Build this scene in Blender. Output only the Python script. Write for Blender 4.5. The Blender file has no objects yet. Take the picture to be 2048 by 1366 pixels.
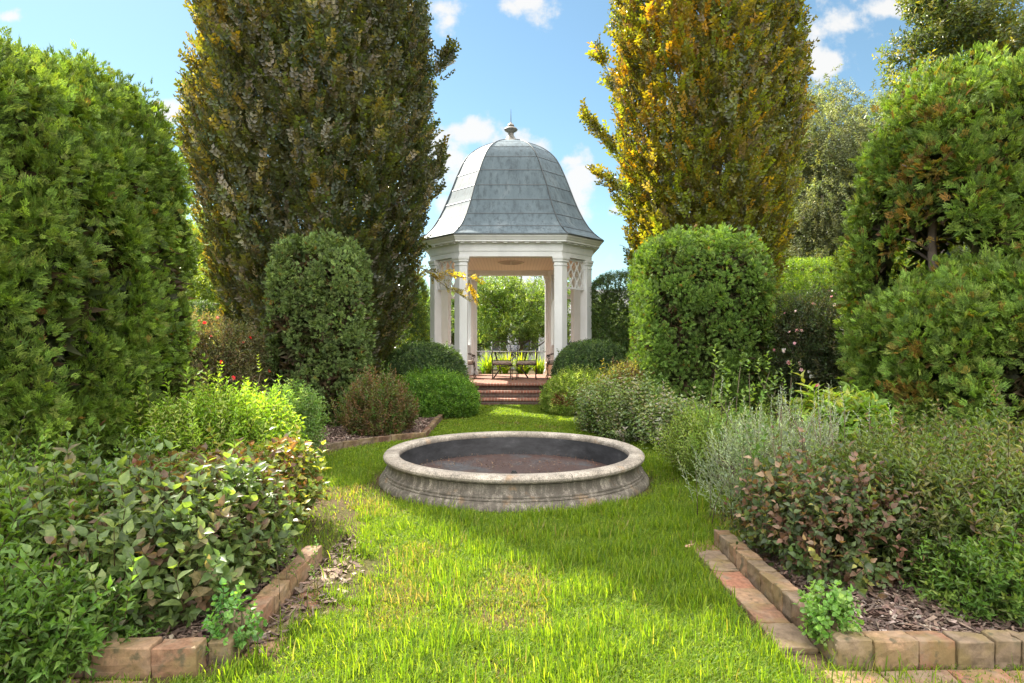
import bpy, math, numpy as np
from math import radians, pi, sin, cos, tan, sqrt, atan2
from mathutils import Vector

S = bpy.context.scene
COL = S.collection
rng = np.random.default_rng(11)

# ------------------------------------------------------------------ camera
cam_d = bpy.data.cameras.new('camera'); cam = bpy.data.objects.new('camera', cam_d); COL.objects.link(cam)
cam.location = (0, 0, 1.4); cam.rotation_euler = (radians(90), 0, 0)
cam_d.sensor_width = 36; cam_d.lens = 36 * 1200 / 2048; cam_d.shift_y = 0.0034
cam_d.clip_end = 2000; cam_d.clip_start = 0.05
S.camera = cam

def P(x, y, Y):            # photo pixel (2048 wide) at depth Y -> world point
    return np.array([(x - 1024) * Y / 1200, Y, 1.4 - (y - 690) * Y / 1200])

# ------------------------------------------------------------------ sun and sky
SUN_AZ = np.array([-0.65, 0.76]); SUN_AZ /= np.linalg.norm(SUN_AZ)
SUN_EL = radians(45)
sdir = Vector((SUN_AZ[0] * cos(SUN_EL), SUN_AZ[1] * cos(SUN_EL), sin(SUN_EL)))
sl = bpy.data.lights.new('sun', 'SUN'); sl.energy = 4.7; sl.angle = radians(0.6); sl.color = (1.0, 0.93, 0.80)
so = bpy.data.objects.new('sun', sl); COL.objects.link(so); so.rotation_euler = sdir.to_track_quat('Z', 'Y').to_euler()
so.location = (-20, 20, 30)

BGS = 0.057; CLF = 5.6; CLB = 20.5
w = bpy.data.worlds.new('World'); S.world = w; w.use_nodes = True
nt = w.node_tree; nt.nodes.clear()
def N(tree, typ, **kw):
    n = tree.nodes.new(typ)
    for k, v in kw.items():
        if k.startswith('i_'):
            n.inputs[k[2:].replace('_', ' ')].default_value = v
        else:
            setattr(n, k, v)
    return n
L = nt.links.new
sky = N(nt, 'ShaderNodeTexSky', sky_type='NISHITA', sun_disc=False)
sky.sun_elevation = SUN_EL; sky.sun_rotation = atan2(sdir.x, sdir.y)
sky.air_density = 1.0; sky.dust_density = 0.15; sky.ozone_density = 1.5
tc = N(nt, 'ShaderNodeTexCoord')
sep = N(nt, 'ShaderNodeSeparateXYZ'); L(tc.outputs['Generated'], sep.inputs[0])
ay = N(nt, 'ShaderNodeMath', operation='ABSOLUTE'); L(sep.outputs['Y'], ay.inputs[0])
ay2 = N(nt, 'ShaderNodeMath', operation='MAXIMUM'); L(ay.outputs[0], ay2.inputs[0]); ay2.inputs[1].default_value = 0.05
du = N(nt, 'ShaderNodeMath', operation='DIVIDE'); L(sep.outputs['X'], du.inputs[0]); L(ay2.outputs[0], du.inputs[1])
dv = N(nt, 'ShaderNodeMath', operation='DIVIDE'); L(sep.outputs['Z'], dv.inputs[0]); L(ay2.outputs[0], dv.inputs[1])
uv = N(nt, 'ShaderNodeCombineXYZ'); L(du.outputs[0], uv.inputs[0]); L(dv.outputs[0], uv.inputs[1])
nz = N(nt, 'ShaderNodeTexNoise'); nz.inputs['Scale'].default_value = 11; nz.inputs['Detail'].default_value = 7; nz.inputs['Roughness'].default_value = 0.6
L(uv.outputs[0], nz.inputs['Vector'])
# clouds: soft patches of vapour standing in given directions of the sky
blobs = [(935, 262, 95, 38), (905, 320, 60, 60), (1075, 290, 70, 34), (1150, 375, 40, 70), (1145, 322, 28, 12),
         (885, 15, 50, 30), (1060, 12, 60, 32), (895, 42, 26, 22), (1700, 50, 80, 60), (1650, 125, 60, 36), (1760, 20, 70, 24), (15, 35, 34, 14),
         (350, 225, 40, 26), (1235, 420, 25, 16), (915, 410, 40, 25), (1000, 560, 160, 60)]
acc = None
for (bx, by, rx, ry) in blobs:
    s1 = N(nt, 'ShaderNodeVectorMath', operation='SUBTRACT'); L(uv.outputs[0], s1.inputs[0]); s1.inputs[1].default_value = ((bx - 1024) / 1200, (690 - by) / 1200, 0)
    s2 = N(nt, 'ShaderNodeVectorMath', operation='MULTIPLY'); L(s1.outputs[0], s2.inputs[0]); s2.inputs[1].default_value = (1200 / rx, 1200 / ry, 0)
    s3 = N(nt, 'ShaderNodeVectorMath', operation='LENGTH'); L(s2.outputs[0], s3.inputs[0])
    s4 = N(nt, 'ShaderNodeMath', operation='SUBTRACT'); s4.inputs[0].default_value = 1.0; L(s3.outputs['Value'], s4.inputs[1])
    if acc is None: acc = s4
    else:
        m = N(nt, 'ShaderNodeMath', operation='SMOOTH_MAX'); L(acc.outputs[0], m.inputs[0]); L(s4.outputs[0], m.inputs[1]); m.inputs[2].default_value = 0.15; acc = m
mm = N(nt, 'ShaderNodeMath', operation='MAXIMUM'); L(acc.outputs[0], mm.inputs[0]); mm.inputs[1].default_value = -1.2
nn = N(nt, 'ShaderNodeMath', operation='MULTIPLY_ADD'); L(nz.outputs['Fac'], nn.inputs[0]); nn.inputs[1].default_value = 5.2; nn.inputs[2].default_value = -2.55
ss = N(nt, 'ShaderNodeMath', operation='ADD'); L(mm.outputs[0], ss.inputs[0]); L(nn.outputs[0], ss.inputs[1])
mr = N(nt, 'ShaderNodeMapRange', interpolation_type='SMOOTHSTEP'); L(ss.outputs[0], mr.inputs['Value']); mr.inputs['From Min'].default_value = -0.05; mr.inputs['From Max'].default_value = 0.95
mr.inputs['To Max'].default_value = 0.93
mx = N(nt, 'ShaderNodeMixRGB'); L(mr.outputs[0], mx.inputs['Fac']); tn = N(nt, 'ShaderNodeMixRGB', blend_type='MULTIPLY'); tn.inputs['Fac'].default_value = 1; L(sky.outputs[0], tn.inputs['Color1']); tn.inputs['Color2'].default_value = (1.04, 1.17, 1.04, 1); L(tn.outputs[0], mx.inputs['Color1']); mx.inputs['Color2'].default_value = (CLF, CLF * .99, CLF * .97, 1)
# unseen bright cloud added overhead and behind the viewer as fill light
nz2 = N(nt, 'ShaderNodeTexNoise'); nz2.inputs['Scale'].default_value = 2.6; nz2.inputs['Detail'].default_value = 6
L(tc.outputs['Generated'], nz2.inputs['Vector'])
dt = N(nt, 'ShaderNodeVectorMath', operation='DOT_PRODUCT'); L(tc.outputs['Generated'], dt.inputs[0]); dt.inputs[1].default_value = (0.1, -0.5, 1.0)
ad = N(nt, 'ShaderNodeMath', operation='MULTIPLY_ADD'); L(nz2.outputs['Fac'], ad.inputs[0]); ad.inputs[1].default_value = 0.9; L(dt.outputs['Value'], ad.inputs[2])
mr2 = N(nt, 'ShaderNodeMapRange', interpolation_type='SMOOTHSTEP'); L(ad.outputs[0], mr2.inputs['Value']); mr2.inputs['From Min'].default_value = 0.80; mr2.inputs['From Max'].default_value = 1.12
mx2 = N(nt, 'ShaderNodeMixRGB'); L(mr2.outputs[0], mx2.inputs['Fac']); L(mx.outputs[0], mx2.inputs['Color1']); mx2.inputs['Color2'].default_value = (CLB, CLB * .97, CLB * .93, 1)
bg = N(nt, 'ShaderNodeBackground'); bg.inputs['Strength'].default_value = BGS
L(mx2.outputs[0], bg.inputs['Color'])
wo = N(nt, 'ShaderNodeOutputWorld'); L(bg.outputs[0], wo.inputs['Surface'])

S.view_settings.view_transform = 'Standard'; S.view_settings.look = 'None'; S.view_settings.gamma = 1.0
S.view_settings.use_curve_mapping = False
S.view_settings.exposure = 1.65
S.render.engine = 'CYCLES'
cy = S.cycles
cy.max_bounces = 7; cy.diffuse_bounces = 4; cy.glossy_bounces = 2; cy.transmission_bounces = 5; cy.transparent_max_bounces = 8
cy.use_denoising = True; cy.use_adaptive_sampling = False; cy.denoising_prefilter = 'NONE'; cy.sample_clamp_direct = 8; cy.sample_clamp_indirect = 3
cy.caustics_reflective = False; cy.caustics_refractive = False
S.render.use_persistent_data = False

# ------------------------------------------------------------------ materials
def newmat(name):
    m = bpy.data.materials.new(name); m.use_nodes = True
    t = m.node_tree; t.nodes.clear()
    out = t.nodes.new('ShaderNodeOutputMaterial'); b = t.nodes.new('ShaderNodeBsdfPrincipled')
    t.links.new(b.outputs[0], out.inputs[0])
    return m, t, b, out
def ramp(t, src, stops):
    r = t.nodes.new('ShaderNodeValToRGB'); t.links.new(src, r.inputs[0])
    e = r.color_ramp.elements
    while len(e) < len(stops): e.new(0.5)
    for el, (p, c) in zip(e, stops):
        el.position = p; el.color = (*c, 1)
    return r.outputs[0]
def noise(t, scale, detail=4, rough=0.55, vec=None, stretch=None):
    tcn = t.nodes.new('ShaderNodeTexCoord'); v = tcn.outputs['Object']
    if vec is not None: v = vec
    if stretch:
        mp = t.nodes.new('ShaderNodeMapping'); mp.inputs['Scale'].default_value = stretch; t.links.new(v, mp.inputs[0]); v = mp.outputs[0]
    n = t.nodes.new('ShaderNodeTexNoise'); n.inputs['Scale'].default_value = scale; n.inputs['Detail'].default_value = detail; n.inputs['Roughness'].default_value = rough
    t.links.new(v, n.inputs['Vector'])
    return n.outputs['Fac']
def mixc(t, fac, a, b, mode='MIX'):
    m = t.nodes.new('ShaderNodeMixRGB'); m.blend_type = mode
    for sock, v in ((m.inputs[0], fac), (m.inputs[1], a), (m.inputs[2], b)):
        if isinstance(v, (int, float)): sock.default_value = v
        elif isinstance(v, tuple): sock.default_value = (*v, 1)
        else: t.links.new(v, sock)
    return m.outputs[0]
def bump(t, b, h, strength, dist=0.01):
    n = t.nodes.new('ShaderNodeBump'); n.inputs['Strength'].default_value = strength; n.inputs['Distance'].default_value = dist
    t.links.new(h, n.inputs['Height']); t.links.new(n.outputs[0], b.inputs['Normal'])
def simple(name, c, rough=0.6, metal=0.0, var=0.15, scale=8, bmp=0.0):
    m, t, b, o = newmat(name)
    n = noise(t, scale)
    t.links.new(ramp(t, n, [(0.3, tuple(v * (1 - var) for v in c)), (0.7, tuple(min(1, v * (1 + var)) for v in c))]), b.inputs['Base Color'])
    b.inputs['Roughness'].default_value = rough; b.inputs['Metallic'].default_value = metal
    if bmp: bump(t, b, noise(t, scale * 8), bmp)
    return m
def leafmat(name, rough=0.5, trans=0.4, tint=(1.6, 1.5, 0.6), spec=0.4):
    m, t, b, o = newmat(name)
    a0 = t.nodes.new('ShaderNodeAttribute'); a0.attribute_name = 'Col'
    class a: pass
    a.outputs = {'Color': mixc(t, 1.0, a0.outputs['Color'], ramp(t, noise(t, 45, 3, .6), [(.32, (.66, .70, .66)), (.55, (1.0, 1.0, 1.0)), (.72, (1.35, 1.22, 1.15))]), 'MULTIPLY')}
    t.links.new(a.outputs['Color'], b.inputs['Base Color'])
    b.inputs['Roughness'].default_value = rough; b.inputs['Specular IOR Level'].default_value = spec
    tr = t.nodes.new('ShaderNodeBsdfTranslucent')
    t.links.new(mixc(t, 1.0, a.outputs['Color'], tint, 'MULTIPLY'), tr.inputs['Color'])
    mxs = t.nodes.new('ShaderNodeMixShader'); mxs.inputs[0].default_value = trans
    t.links.new(b.outputs[0], mxs.inputs[1]); t.links.new(tr.outputs[0], mxs.inputs[2]); t.links.new(mxs.outputs[0], o.inputs[0])
    return m
def attrmat(name, rough=0.8, bmp=0.3, scale=60):
    m, t, b, o = newmat(name)
    a = t.nodes.new('ShaderNodeAttribute'); a.attribute_name = 'Col'
    n = noise(t, scale)
    t.links.new(mixc(t, 1.0, a.outputs['Color'], ramp(t, n, [(0.3, (0.6, 0.6, 0.6)), (0.7, (1.25, 1.25, 1.25))]), 'MULTIPLY'), b.inputs['Base Color'])
    b.inputs['Roughness'].default_value = rough
    if bmp: bump(t, b, n, bmp)
    return m

M_conifer = leafmat('conifer_foliage', 0.55, 0.25, (2.0, 1.9, 0.6), 0.25)
M_leaf = leafmat('leaf', 0.42, 0.38, (1.9, 1.9, 0.55), 0.4)
M_beech = leafmat('beech_leaf', 0.30, 0.42, (3.4, 2.9, 0.45), 0.5)
M_grass = leafmat('grass_blade', 0.5, 0.5, (2.0, 2.0, 0.45), 0.3)
M_petal = leafmat('petal', 0.6, 0.3, (1.2, 1.0, 1.0), 0.2)
M_chip = attrmat('mulch_chip', 0.85, 0.0)
M_bark = simple('bark', (0.12, 0.09, 0.07), 0.9, 0, 0.35, 14, 0.6)
M_stem = simple('stem', (0.13, 0.10, 0.06), 0.8, 0, 0.3, 20)

# ------------------------------------------------------------------ noise
def _h(ix, iy, iz, seed):
    n = (ix * 374761393 + iy * 668265263 + iz * 2147483647 + seed * 1274126177) & 0xffffffff
    n = ((n ^ (n >> 13)) * 1274126177) & 0xffffffff
    return ((n ^ (n >> 16)) & 0xffff) / 65535.0
def vnoise(p, seed=0):
    p = np.asarray(p, float); i = np.floor(p).astype(np.int64); f = p - i; f = f * f * (3 - 2 * f)
    r = 0
    for dx in (0, 1):
        for dy in (0, 1):
            for dz in (0, 1):
                wgt = (f[:, 0] if dx else 1 - f[:, 0]) * (f[:, 1] if dy else 1 - f[:, 1]) * (f[:, 2] if dz else 1 - f[:, 2])
                r = r + wgt * _h(i[:, 0] + dx, i[:, 1] + dy, i[:, 2] + dz, seed)
    return r
def fbm(p, seed=0, o=3):
    r = 0; a = 1; s = 0
    for k in range(o):
        r = r + a * vnoise(np.asarray(p) * 2 ** k, seed + k); s += a; a *= 0.5
    return r / s
def nrm(v):
    v = np.asarray(v, float); return v / np.maximum(np.linalg.norm(v, axis=-1, keepdims=True), 1e-9)
def rdir(n): return nrm(rng.normal(size=(n, 3)))

# ------------------------------------------------------------------ object helpers
def link(o, parent=None):
    COL.objects.link(o)
    if parent is not None: o.parent = parent
    return o
def tag(o, label=None, cat=None, group=None, kind=None):
    if label: o['label'] = label
    if cat: o['category'] = cat
    if group: o['group'] = group
    if kind: o['kind'] = kind
    return o
def thing(name, loc, label, cat, group=None, rz=0):
    o = bpy.data.objects.new(name, None); o.empty_display_size = 0.2; o.location = loc; o.rotation_euler.z = rz
    link(o); return tag(o, label, cat, group)
def tri_obj(name, V, F, mat, C=None, parent=None, origin=None, smooth=False):
    V = np.asarray(V, np.float32)
    if origin is not None: V = V - np.asarray(origin, np.float32)
    me = bpy.data.meshes.new(name); F = np.asarray(F, np.int32)
    me.vertices.add(len(V)); me.vertices.foreach_set('co', V.ravel())
    me.loops.add(F.size); me.loops.foreach_set('vertex_index', F.ravel())
    me.polygons.add(len(F)); me.polygons.foreach_set('loop_start', np.arange(0, F.size, 3, dtype=np.int32))
    me.update(calc_edges=True)
    if C is not None:
        a = me.attributes.new('Col', 'FLOAT_COLOR', 'POINT')
        c4 = np.ones((len(V), 4), np.float32); c4[:, :3] = C; a.data.foreach_set('color', c4.ravel())
    if smooth: me.polygons.foreach_set('use_smooth', np.ones(len(F), bool))
    me.materials.append(mat); me.validate()
    o = bpy.data.objects.new(name, me); return link(o, parent)

class MB:
    def __init__(s): s.v = []; s.f = []; s.c = []
    def add(s, v, f, c=None):
        k = len(s.v); s.v += [tuple(map(float, q)) for q in v]; s.f += [tuple(i + k for i in q) for q in f]
        s.c += [c or (1, 1, 1)] * len(v); return s
    def box(s, c, d, rz=0, tilt=None, col=None):
        x, y, z = (q / 2 for q in d); vs = []
        for a in ((-1, -1, -1), (1, -1, -1), (1, 1, -1), (-1, 1, -1), (-1, -1, 1), (1, -1, 1), (1, 1, 1), (-1, 1, 1)):
            p = Vector((a[0] * x, a[1] * y, a[2] * z))
            if tilt: p.rotate(tilt)
            X = p.x * cos(rz) - p.y * sin(rz); Y = p.x * sin(rz) + p.y * cos(rz)
            vs.append((c[0] + X, c[1] + Y, c[2] + p.z))
        return s.add(vs, [(0, 3, 2, 1), (4, 5, 6, 7), (0, 1, 5, 4), (1, 2, 6, 5), (2, 3, 7, 6), (3, 0, 4, 7)], col)
    def loft(s, rings, cap0=True, cap1=True, closed=False):
        n = len(rings[0]); v = [q for r in rings for q in r]; f = []
        m = len(rings)
        for i in range(m if closed else m - 1):
            i2 = (i + 1) % m
            for j in range(n):
                j2 = (j + 1) % n; f.append((i * n + j, i * n + j2, i2 * n + j2, i2 * n + j))
        if not closed:
            if cap0: f.append(tuple(range(n - 1, -1, -1)))
            if cap1: f.append(tuple((m - 1) * n + j for j in range(n)))
        return s.add(v, f)
    def lathe(s, prof, seg=48, c=(0, 0, 0), cap0=False, cap1=False, closed=False):
        rings = [[(c[0] + r * cos(2 * pi * j / seg), c[1] + r * sin(2 * pi * j / seg), c[2] + z) for j in range(seg)] for r, z in prof]
        return s.loft(rings, cap0, cap1, closed)
    def tube(s, pts, r, seg=6, r2=None):
        pts = [Vector(p) for p in pts]; n = len(pts); rings = []
        up = Vector((0, 0, 1))
        for i, p in enumerate(pts):
            d = (pts[min(i + 1, n - 1)] - pts[max(i - 1, 0)]); d = d.normalized() if d.length > 1e-7 else Vector((0, 0, 1))
            a = d.cross(up)
            if a.length < 0.05: a = d.cross(Vector((0, 1, 0)))
            a.normalize(); b = d.cross(a)
            rr = r if r2 is None else r + (r2 - r) * i / max(1, n - 1)
            rings.append([tuple(p + a * rr * cos(2 * pi * j / seg) + b * rr * sin(2 * pi * j / seg)) for j in range(seg)])
        return s.loft(rings)
    def build(s, name, mat, parent=None, bev=0, smooth=False, col=False, origin=None, autosmooth=False):
        me = bpy.data.meshes.new(name)
        vs = s.v if origin is None else [(a - origin[0], b - origin[1], c - origin[2]) for a, b, c in s.v]
        me.from_pydata(vs, [], s.f); me.update()
        if col:
            a = me.attributes.new('Col', 'FLOAT_COLOR', 'POINT')
            a.data.foreach_set('color', np.hstack([np.array(s.c, np.float32), np.ones((len(s.c), 1), np.float32)]).ravel())
        if smooth or autosmooth: me.polygons.foreach_set('use_smooth', np.ones(len(me.polygons), bool))
        me.materials.append(mat)
        import bmesh
        bm = bmesh.new(); bm.from_mesh(me); bmesh.ops.recalc_face_normals(bm, faces=bm.faces)
        if autosmooth:
            for e in bm.edges:
                if len(e.link_faces) == 2 and e.calc_face_angle(0) > radians(32): e.smooth = False
        bm.to_mesh(me); bm.free()
        o = bpy.data.objects.new(name, me); link(o, parent)
        if bev:
            md = o.modifiers.new('bevel', 'BEVEL'); md.width = bev; md.segments = 2; md.limit_method = 'ANGLE'; md.angle_limit = radians(40)
        return o

# ------------------------------------------------------------------ foliage templates
class T:
    grad = False
    def __init__(s): s.V = []; s.F = []; s.t = []; s.st = []
    def leaf(s, base, d, n, Ln, W, hi=False, fold=0.25, droop=0.15, jit=0.2):
        base = np.asarray(base, float); d = nrm(d); x = nrm(np.cross(n, d)); y = np.cross(d, x)
        k = len(s.V); j = 1 + rng.uniform(-jit, jit); tw = rng.uniform(-.1, .1)
        if hi:
            loc = [(0, 0, 0), (0, -.02, .3), (0, -.05 - droop * .3, .65), (0, -droop, 1), (-.42, fold * .3, .22), (.42, fold * .3, .22), (-.5, fold * .35 - .03, .48), (.5, fold * .35 - .03, .48), (-.22, -droop * .5, .8), (.22, -droop * .5, .8)]
            tri = [(0, 4, 1), (0, 1, 5), (4, 6, 1), (5, 1, 7), (6, 2, 1), (7, 1, 2), (6, 8, 2), (7, 2, 9), (8, 3, 2), (9, 2, 3)]
        else:
            loc = [(0, 0, 0), (-.5, fold * .5, .42), (.5, fold * .5, .42), (0, -droop, 1)]
            tri = [(0, 3, 1), (0, 2, 3)]
        for (a, b, c) in loc:
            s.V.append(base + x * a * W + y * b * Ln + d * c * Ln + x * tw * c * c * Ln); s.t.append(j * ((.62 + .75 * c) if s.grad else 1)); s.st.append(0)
        s.F += [(p + k, q + k, r + k) for p, q, r in tri]
    def stem(s, a, b, r):
        a = np.asarray(a, float); b = np.asarray(b, float); d = nrm(b - a); x = nrm(np.cross(d, [0.3, 1, 0.2])); y = np.cross(d, x); k = len(s.V)
        for p, rr in ((a, r), (b, r * .6)):
            for q in range(3):
                s.V.append(p + rr * (x * cos(q * 2.094) + y * sin(q * 2.094))); s.t.append(1); s.st.append(1)
        for q in range(3):
            q2 = (q + 1) % 3; s.F += [(k + q, k + q2, k + 3 + q2), (k + q, k + 3 + q2, k + 3 + q)]
    def fin(s): return (np.array(s.V, np.float32), np.array(s.F, np.int32), np.array(s.t, np.float32), np.array(s.st, np.float32))

def t_spray(pairs=4, wd=.13, sub=False):          # flat fan of scale foliage, unit size, in XZ
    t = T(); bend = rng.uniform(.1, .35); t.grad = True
    def bz(z): return -bend * z * z
    for i in range(pairs):
        z = .1 + .62 * i / pairs
        for sd in (-1, 1):
            a = radians(rng.uniform(30, 58)); ln = (.46 - .22 * i / pairs) * rng.uniform(.85, 1.2)
            d = np.array([sd * sin(a), -2 * bend * z * .5 + rng.uniform(-.25, .25), cos(a)])
            nn_ = (0, 1, rng.uniform(-.3, .3)); t.leaf((0, bz(z), z), d, nn_, ln, wd * rng.uniform(.8, 1.3), fold=.12, droop=.12, jit=.22)
            if sub:
                for f_, s2 in ((.38, 1), (.55, -1)):
                    a2 = a + s2 * radians(rng.uniform(30, 45)); d2 = np.array([sd * sin(a2), d[1] + rng.uniform(-.2, .2), cos(a2)])
                    t.leaf(np.array([0, bz(z), z]) + nrm(d) * ln * f_, d2, nn_, ln * .5, wd * .8, fold=.12, droop=.1, jit=.22)
    t.leaf((0, 0, 0), (0, -bend * .5, 1), (0, 1, 0), 1.0, wd * 1.3, fold=.1, droop=bend * .5, jit=.1)
    return t.fin()
def t_shoot(n=8, ll=.35, lw=.16, opp=False, hi=False, spread=60, stem=.012, droop=.2, top=True, z0=.12):
    t = T(); ph = rng.uniform(0, 6.28)
    if stem: t.stem((0, 0, 0), (0, 0, .95), stem)
    for i in range(n):
        if opp:
            z = z0 + (.95 - z0) * (i // 2) / max(1, n // 2 - 1); a = ph + (i % 2) * pi + (i // 2) * pi / 2
        else:
            z = z0 + (.95 - z0) * i / max(1, n - 1); a = ph + i * 2.4
        el = radians(spread * rng.uniform(.7, 1.2)) * (1 - .35 * z)
        d = np.array([sin(el) * cos(a), sin(el) * sin(a), cos(el)])
        n_ = nrm(np.array([-cos(el) * cos(a), -cos(el) * sin(a), sin(el)]) + rng.normal(size=3) * .25)
        sc = rng.uniform(.75, 1.15) * (1 - .3 * (z if top else 0))
        t.leaf((0, 0, z), d, n_, ll * sc, lw * sc, hi=hi, droop=droop * rng.uniform(.4, 1.4), jit=.22)
    return t.fin()
def t_flat(n=8, ll=.3, lw=.2, hi=False):           # two-ranked beech twig
    t = T(); t.stem((0, 0, 0), (0, 0, 1), .008)
    for i in range(n):
        z = .1 + .85 * i / (n - 1); sd = 1 if i % 2 else -1; a = radians(rng.uniform(35, 65))
        t.leaf((0, 0, z), (sd * sin(a), rng.uniform(-.35, .35), cos(a)), nrm(np.array([rng.uniform(-.5, .5), 1, rng.uniform(-.5, .5)])), ll * rng.uniform(.8, 1.15), lw * rng.uniform(.8, 1.1), hi=hi, droop=rng.uniform(0, .2), jit=.25)
    return t.fin()
def t_blades(n=7, wdt=.05, arch=.6, segs=4):
    t = T()
    for i in range(n):
        a = rng.uniform(0, 6.28); lean = rng.uniform(.1, arch); Ln = rng.uniform(.7, 1.1); k = len(t.V); j = rng.uniform(.75, 1.25)
        ra = a + rng.uniform(-.4, .4) + pi / 2
        for q in range(segs + 1):
            f = q / segs; r = lean * f * f * Ln; z = Ln * (f - .35 * lean * f ** 3 * 1.6)
            ww = wdt * (1 - f ** 2.5) * .5 + .001
            c = np.array([r * cos(a), r * sin(a), z])
            for sd in (-1, 1):
                t.V.append(c + sd * ww * np.array([cos(ra), sin(ra), 0])); t.t.append(j); t.st.append(0)
            if q: t.F += [(k + 2 * q - 2, k + 2 * q - 1, k + 2 * q + 1), (k + 2 * q - 2, k + 2 * q + 1, k + 2 * q)]
    return t.fin()
def t_flower(n=9):
    t = T()
    for i in range(n):
        a = i * 2.4; el = radians(30 + 50 * (i / n))
        t.leaf((0, 0, 0), (sin(el) * cos(a), sin(el) * sin(a), cos(el)), (-cos(el) * cos(a), -cos(el) * sin(a), sin(el)), .55, .5, fold=.2, droop=-.1, jit=.15)
    return t.fin()

SPRAY = [t_spray(4, .085, True) for _ in range(8)]
SPRAY_S = [t_spray(2, .22) for _ in range(4)]
BEECH = [t_flat(9, .31, .21) for _ in range(5)]
TUFT = [t_shoot(7, .75, .28, spread=75, stem=0, droop=.1) for _ in range(4)]

def scatter(temps, Pp, D, Nn, Sz, C, stemc=(0.10, 0.07, 0.04)):
    Pp = np.asarray(Pp, float); n = len(Pp)
    z = nrm(D); x = nrm(np.cross(Nn, z)); y = np.cross(z, x)
    R = np.stack([x, y, z], 1); Sz = np.broadcast_to(np.asarray(Sz, float).reshape(-1, 1) if np.ndim(Sz) else np.full((n, 1), Sz), (n, 1))
    k = rng.integers(0, len(temps), n); VV = []; FF = []; CC = []; off = 0; stemc = np.asarray(stemc)
    for i, (V, F, tt, st) in enumerate(temps):
        ix = np.nonzero(k == i)[0]
        if not len(ix): continue
        W = np.einsum('vk,mkj->mvj', V, R[ix]) * Sz[ix][:, :, None] + Pp[ix][:, None, :]
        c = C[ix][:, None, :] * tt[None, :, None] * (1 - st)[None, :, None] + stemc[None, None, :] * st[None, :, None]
        VV.append(W.reshape(-1, 3)); CC.append(np.broadcast_to(c, W.shape).reshape(-1, 3))
        FF.append((F[None] + (off + np.arange(len(ix)) * len(V))[:, None, None]).reshape(-1, 3)); off += W.shape[0] * W.shape[1]
    return np.concatenate(VV), np.concatenate(FF), np.concatenate(CC)
def join(parts):
    V = []; F = []; C = []; o = 0
    for v, f, c in parts:
        V.append(v); F.append(f + o); C.append(c); o += len(v)
    return np.concatenate(V), np.concatenate(F), np.concatenate(C)

def palette(n, cols, wts=None, var=.18):
    cols = np.array(cols); wts = None if wts is None else np.array(wts) / sum(wts)
    c = cols[rng.choice(len(cols), n, p=wts)] * 1.25
    return c * (1 + rng.uniform(-var, var, (n, 1))) * (1 + rng.uniform(-.06, .06, (n, 3)))

G_ARB = [(.115, .185, .028), (.145, .225, .036), (.085, .14, .026), (.20, .29, .05), (.155, .20, .042)]
G_YEW = [(.12, .18, .055), (.15, .215, .07), (.19, .26, .09), (.08, .125, .04)]

# ------------------------------------------------------------------ shapes
def surf(n, ctr, rad, pw=2.0, zmin=0.02, lump=.12, lf=1.5, seed=0, back=.5, taper=0.0, lz=1.0):
    """points + normals on a lumpy superellipsoid standing on the ground; fewer on the side no one sees"""
    a, b, c = rad; out = []; outn = []; got = 0
    while got < n:
        m = n * 3 + 50
        ar = np.array([b * c, b * c, a * c, a * c, a * b, a * b]); f = rng.choice(6, m, p=ar / ar.sum())
        q = rng.uniform(-1, 1, (m, 3)); ax = f // 2; q[np.arange(m), ax] = np.where(f % 2, 1, -1)
        q = q / (np.sum(np.abs(q) ** pw, axis=1, keepdims=True) ** (1 / pw))
        g = np.sign(q) * np.abs(q) ** (pw - 1) / np.array(rad); g = nrm(g)
        p = q * np.array(rad)
        if taper: p[:, :2] *= (1 - taper * (p[:, 2:3] / c))
        nz_ = fbm((p + np.array(ctr)) * lf * np.array([1, 1, lz]), seed) - .5
        p = p + g * (nz_ * 2 * lump)[:, None] + np.array(ctr)
        toc = nrm(np.array([0, 0, 1.4]) - p); fac = np.sum(g * toc, 1)
        keep = (p[:, 2] > zmin) & ((fac > -.25) | (rng.random(m) < back))
        out.append(p[keep]); outn.append(g[keep]); got += keep.sum()
    return np.concatenate(out)[:n], np.concatenate(outn)[:n]

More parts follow.
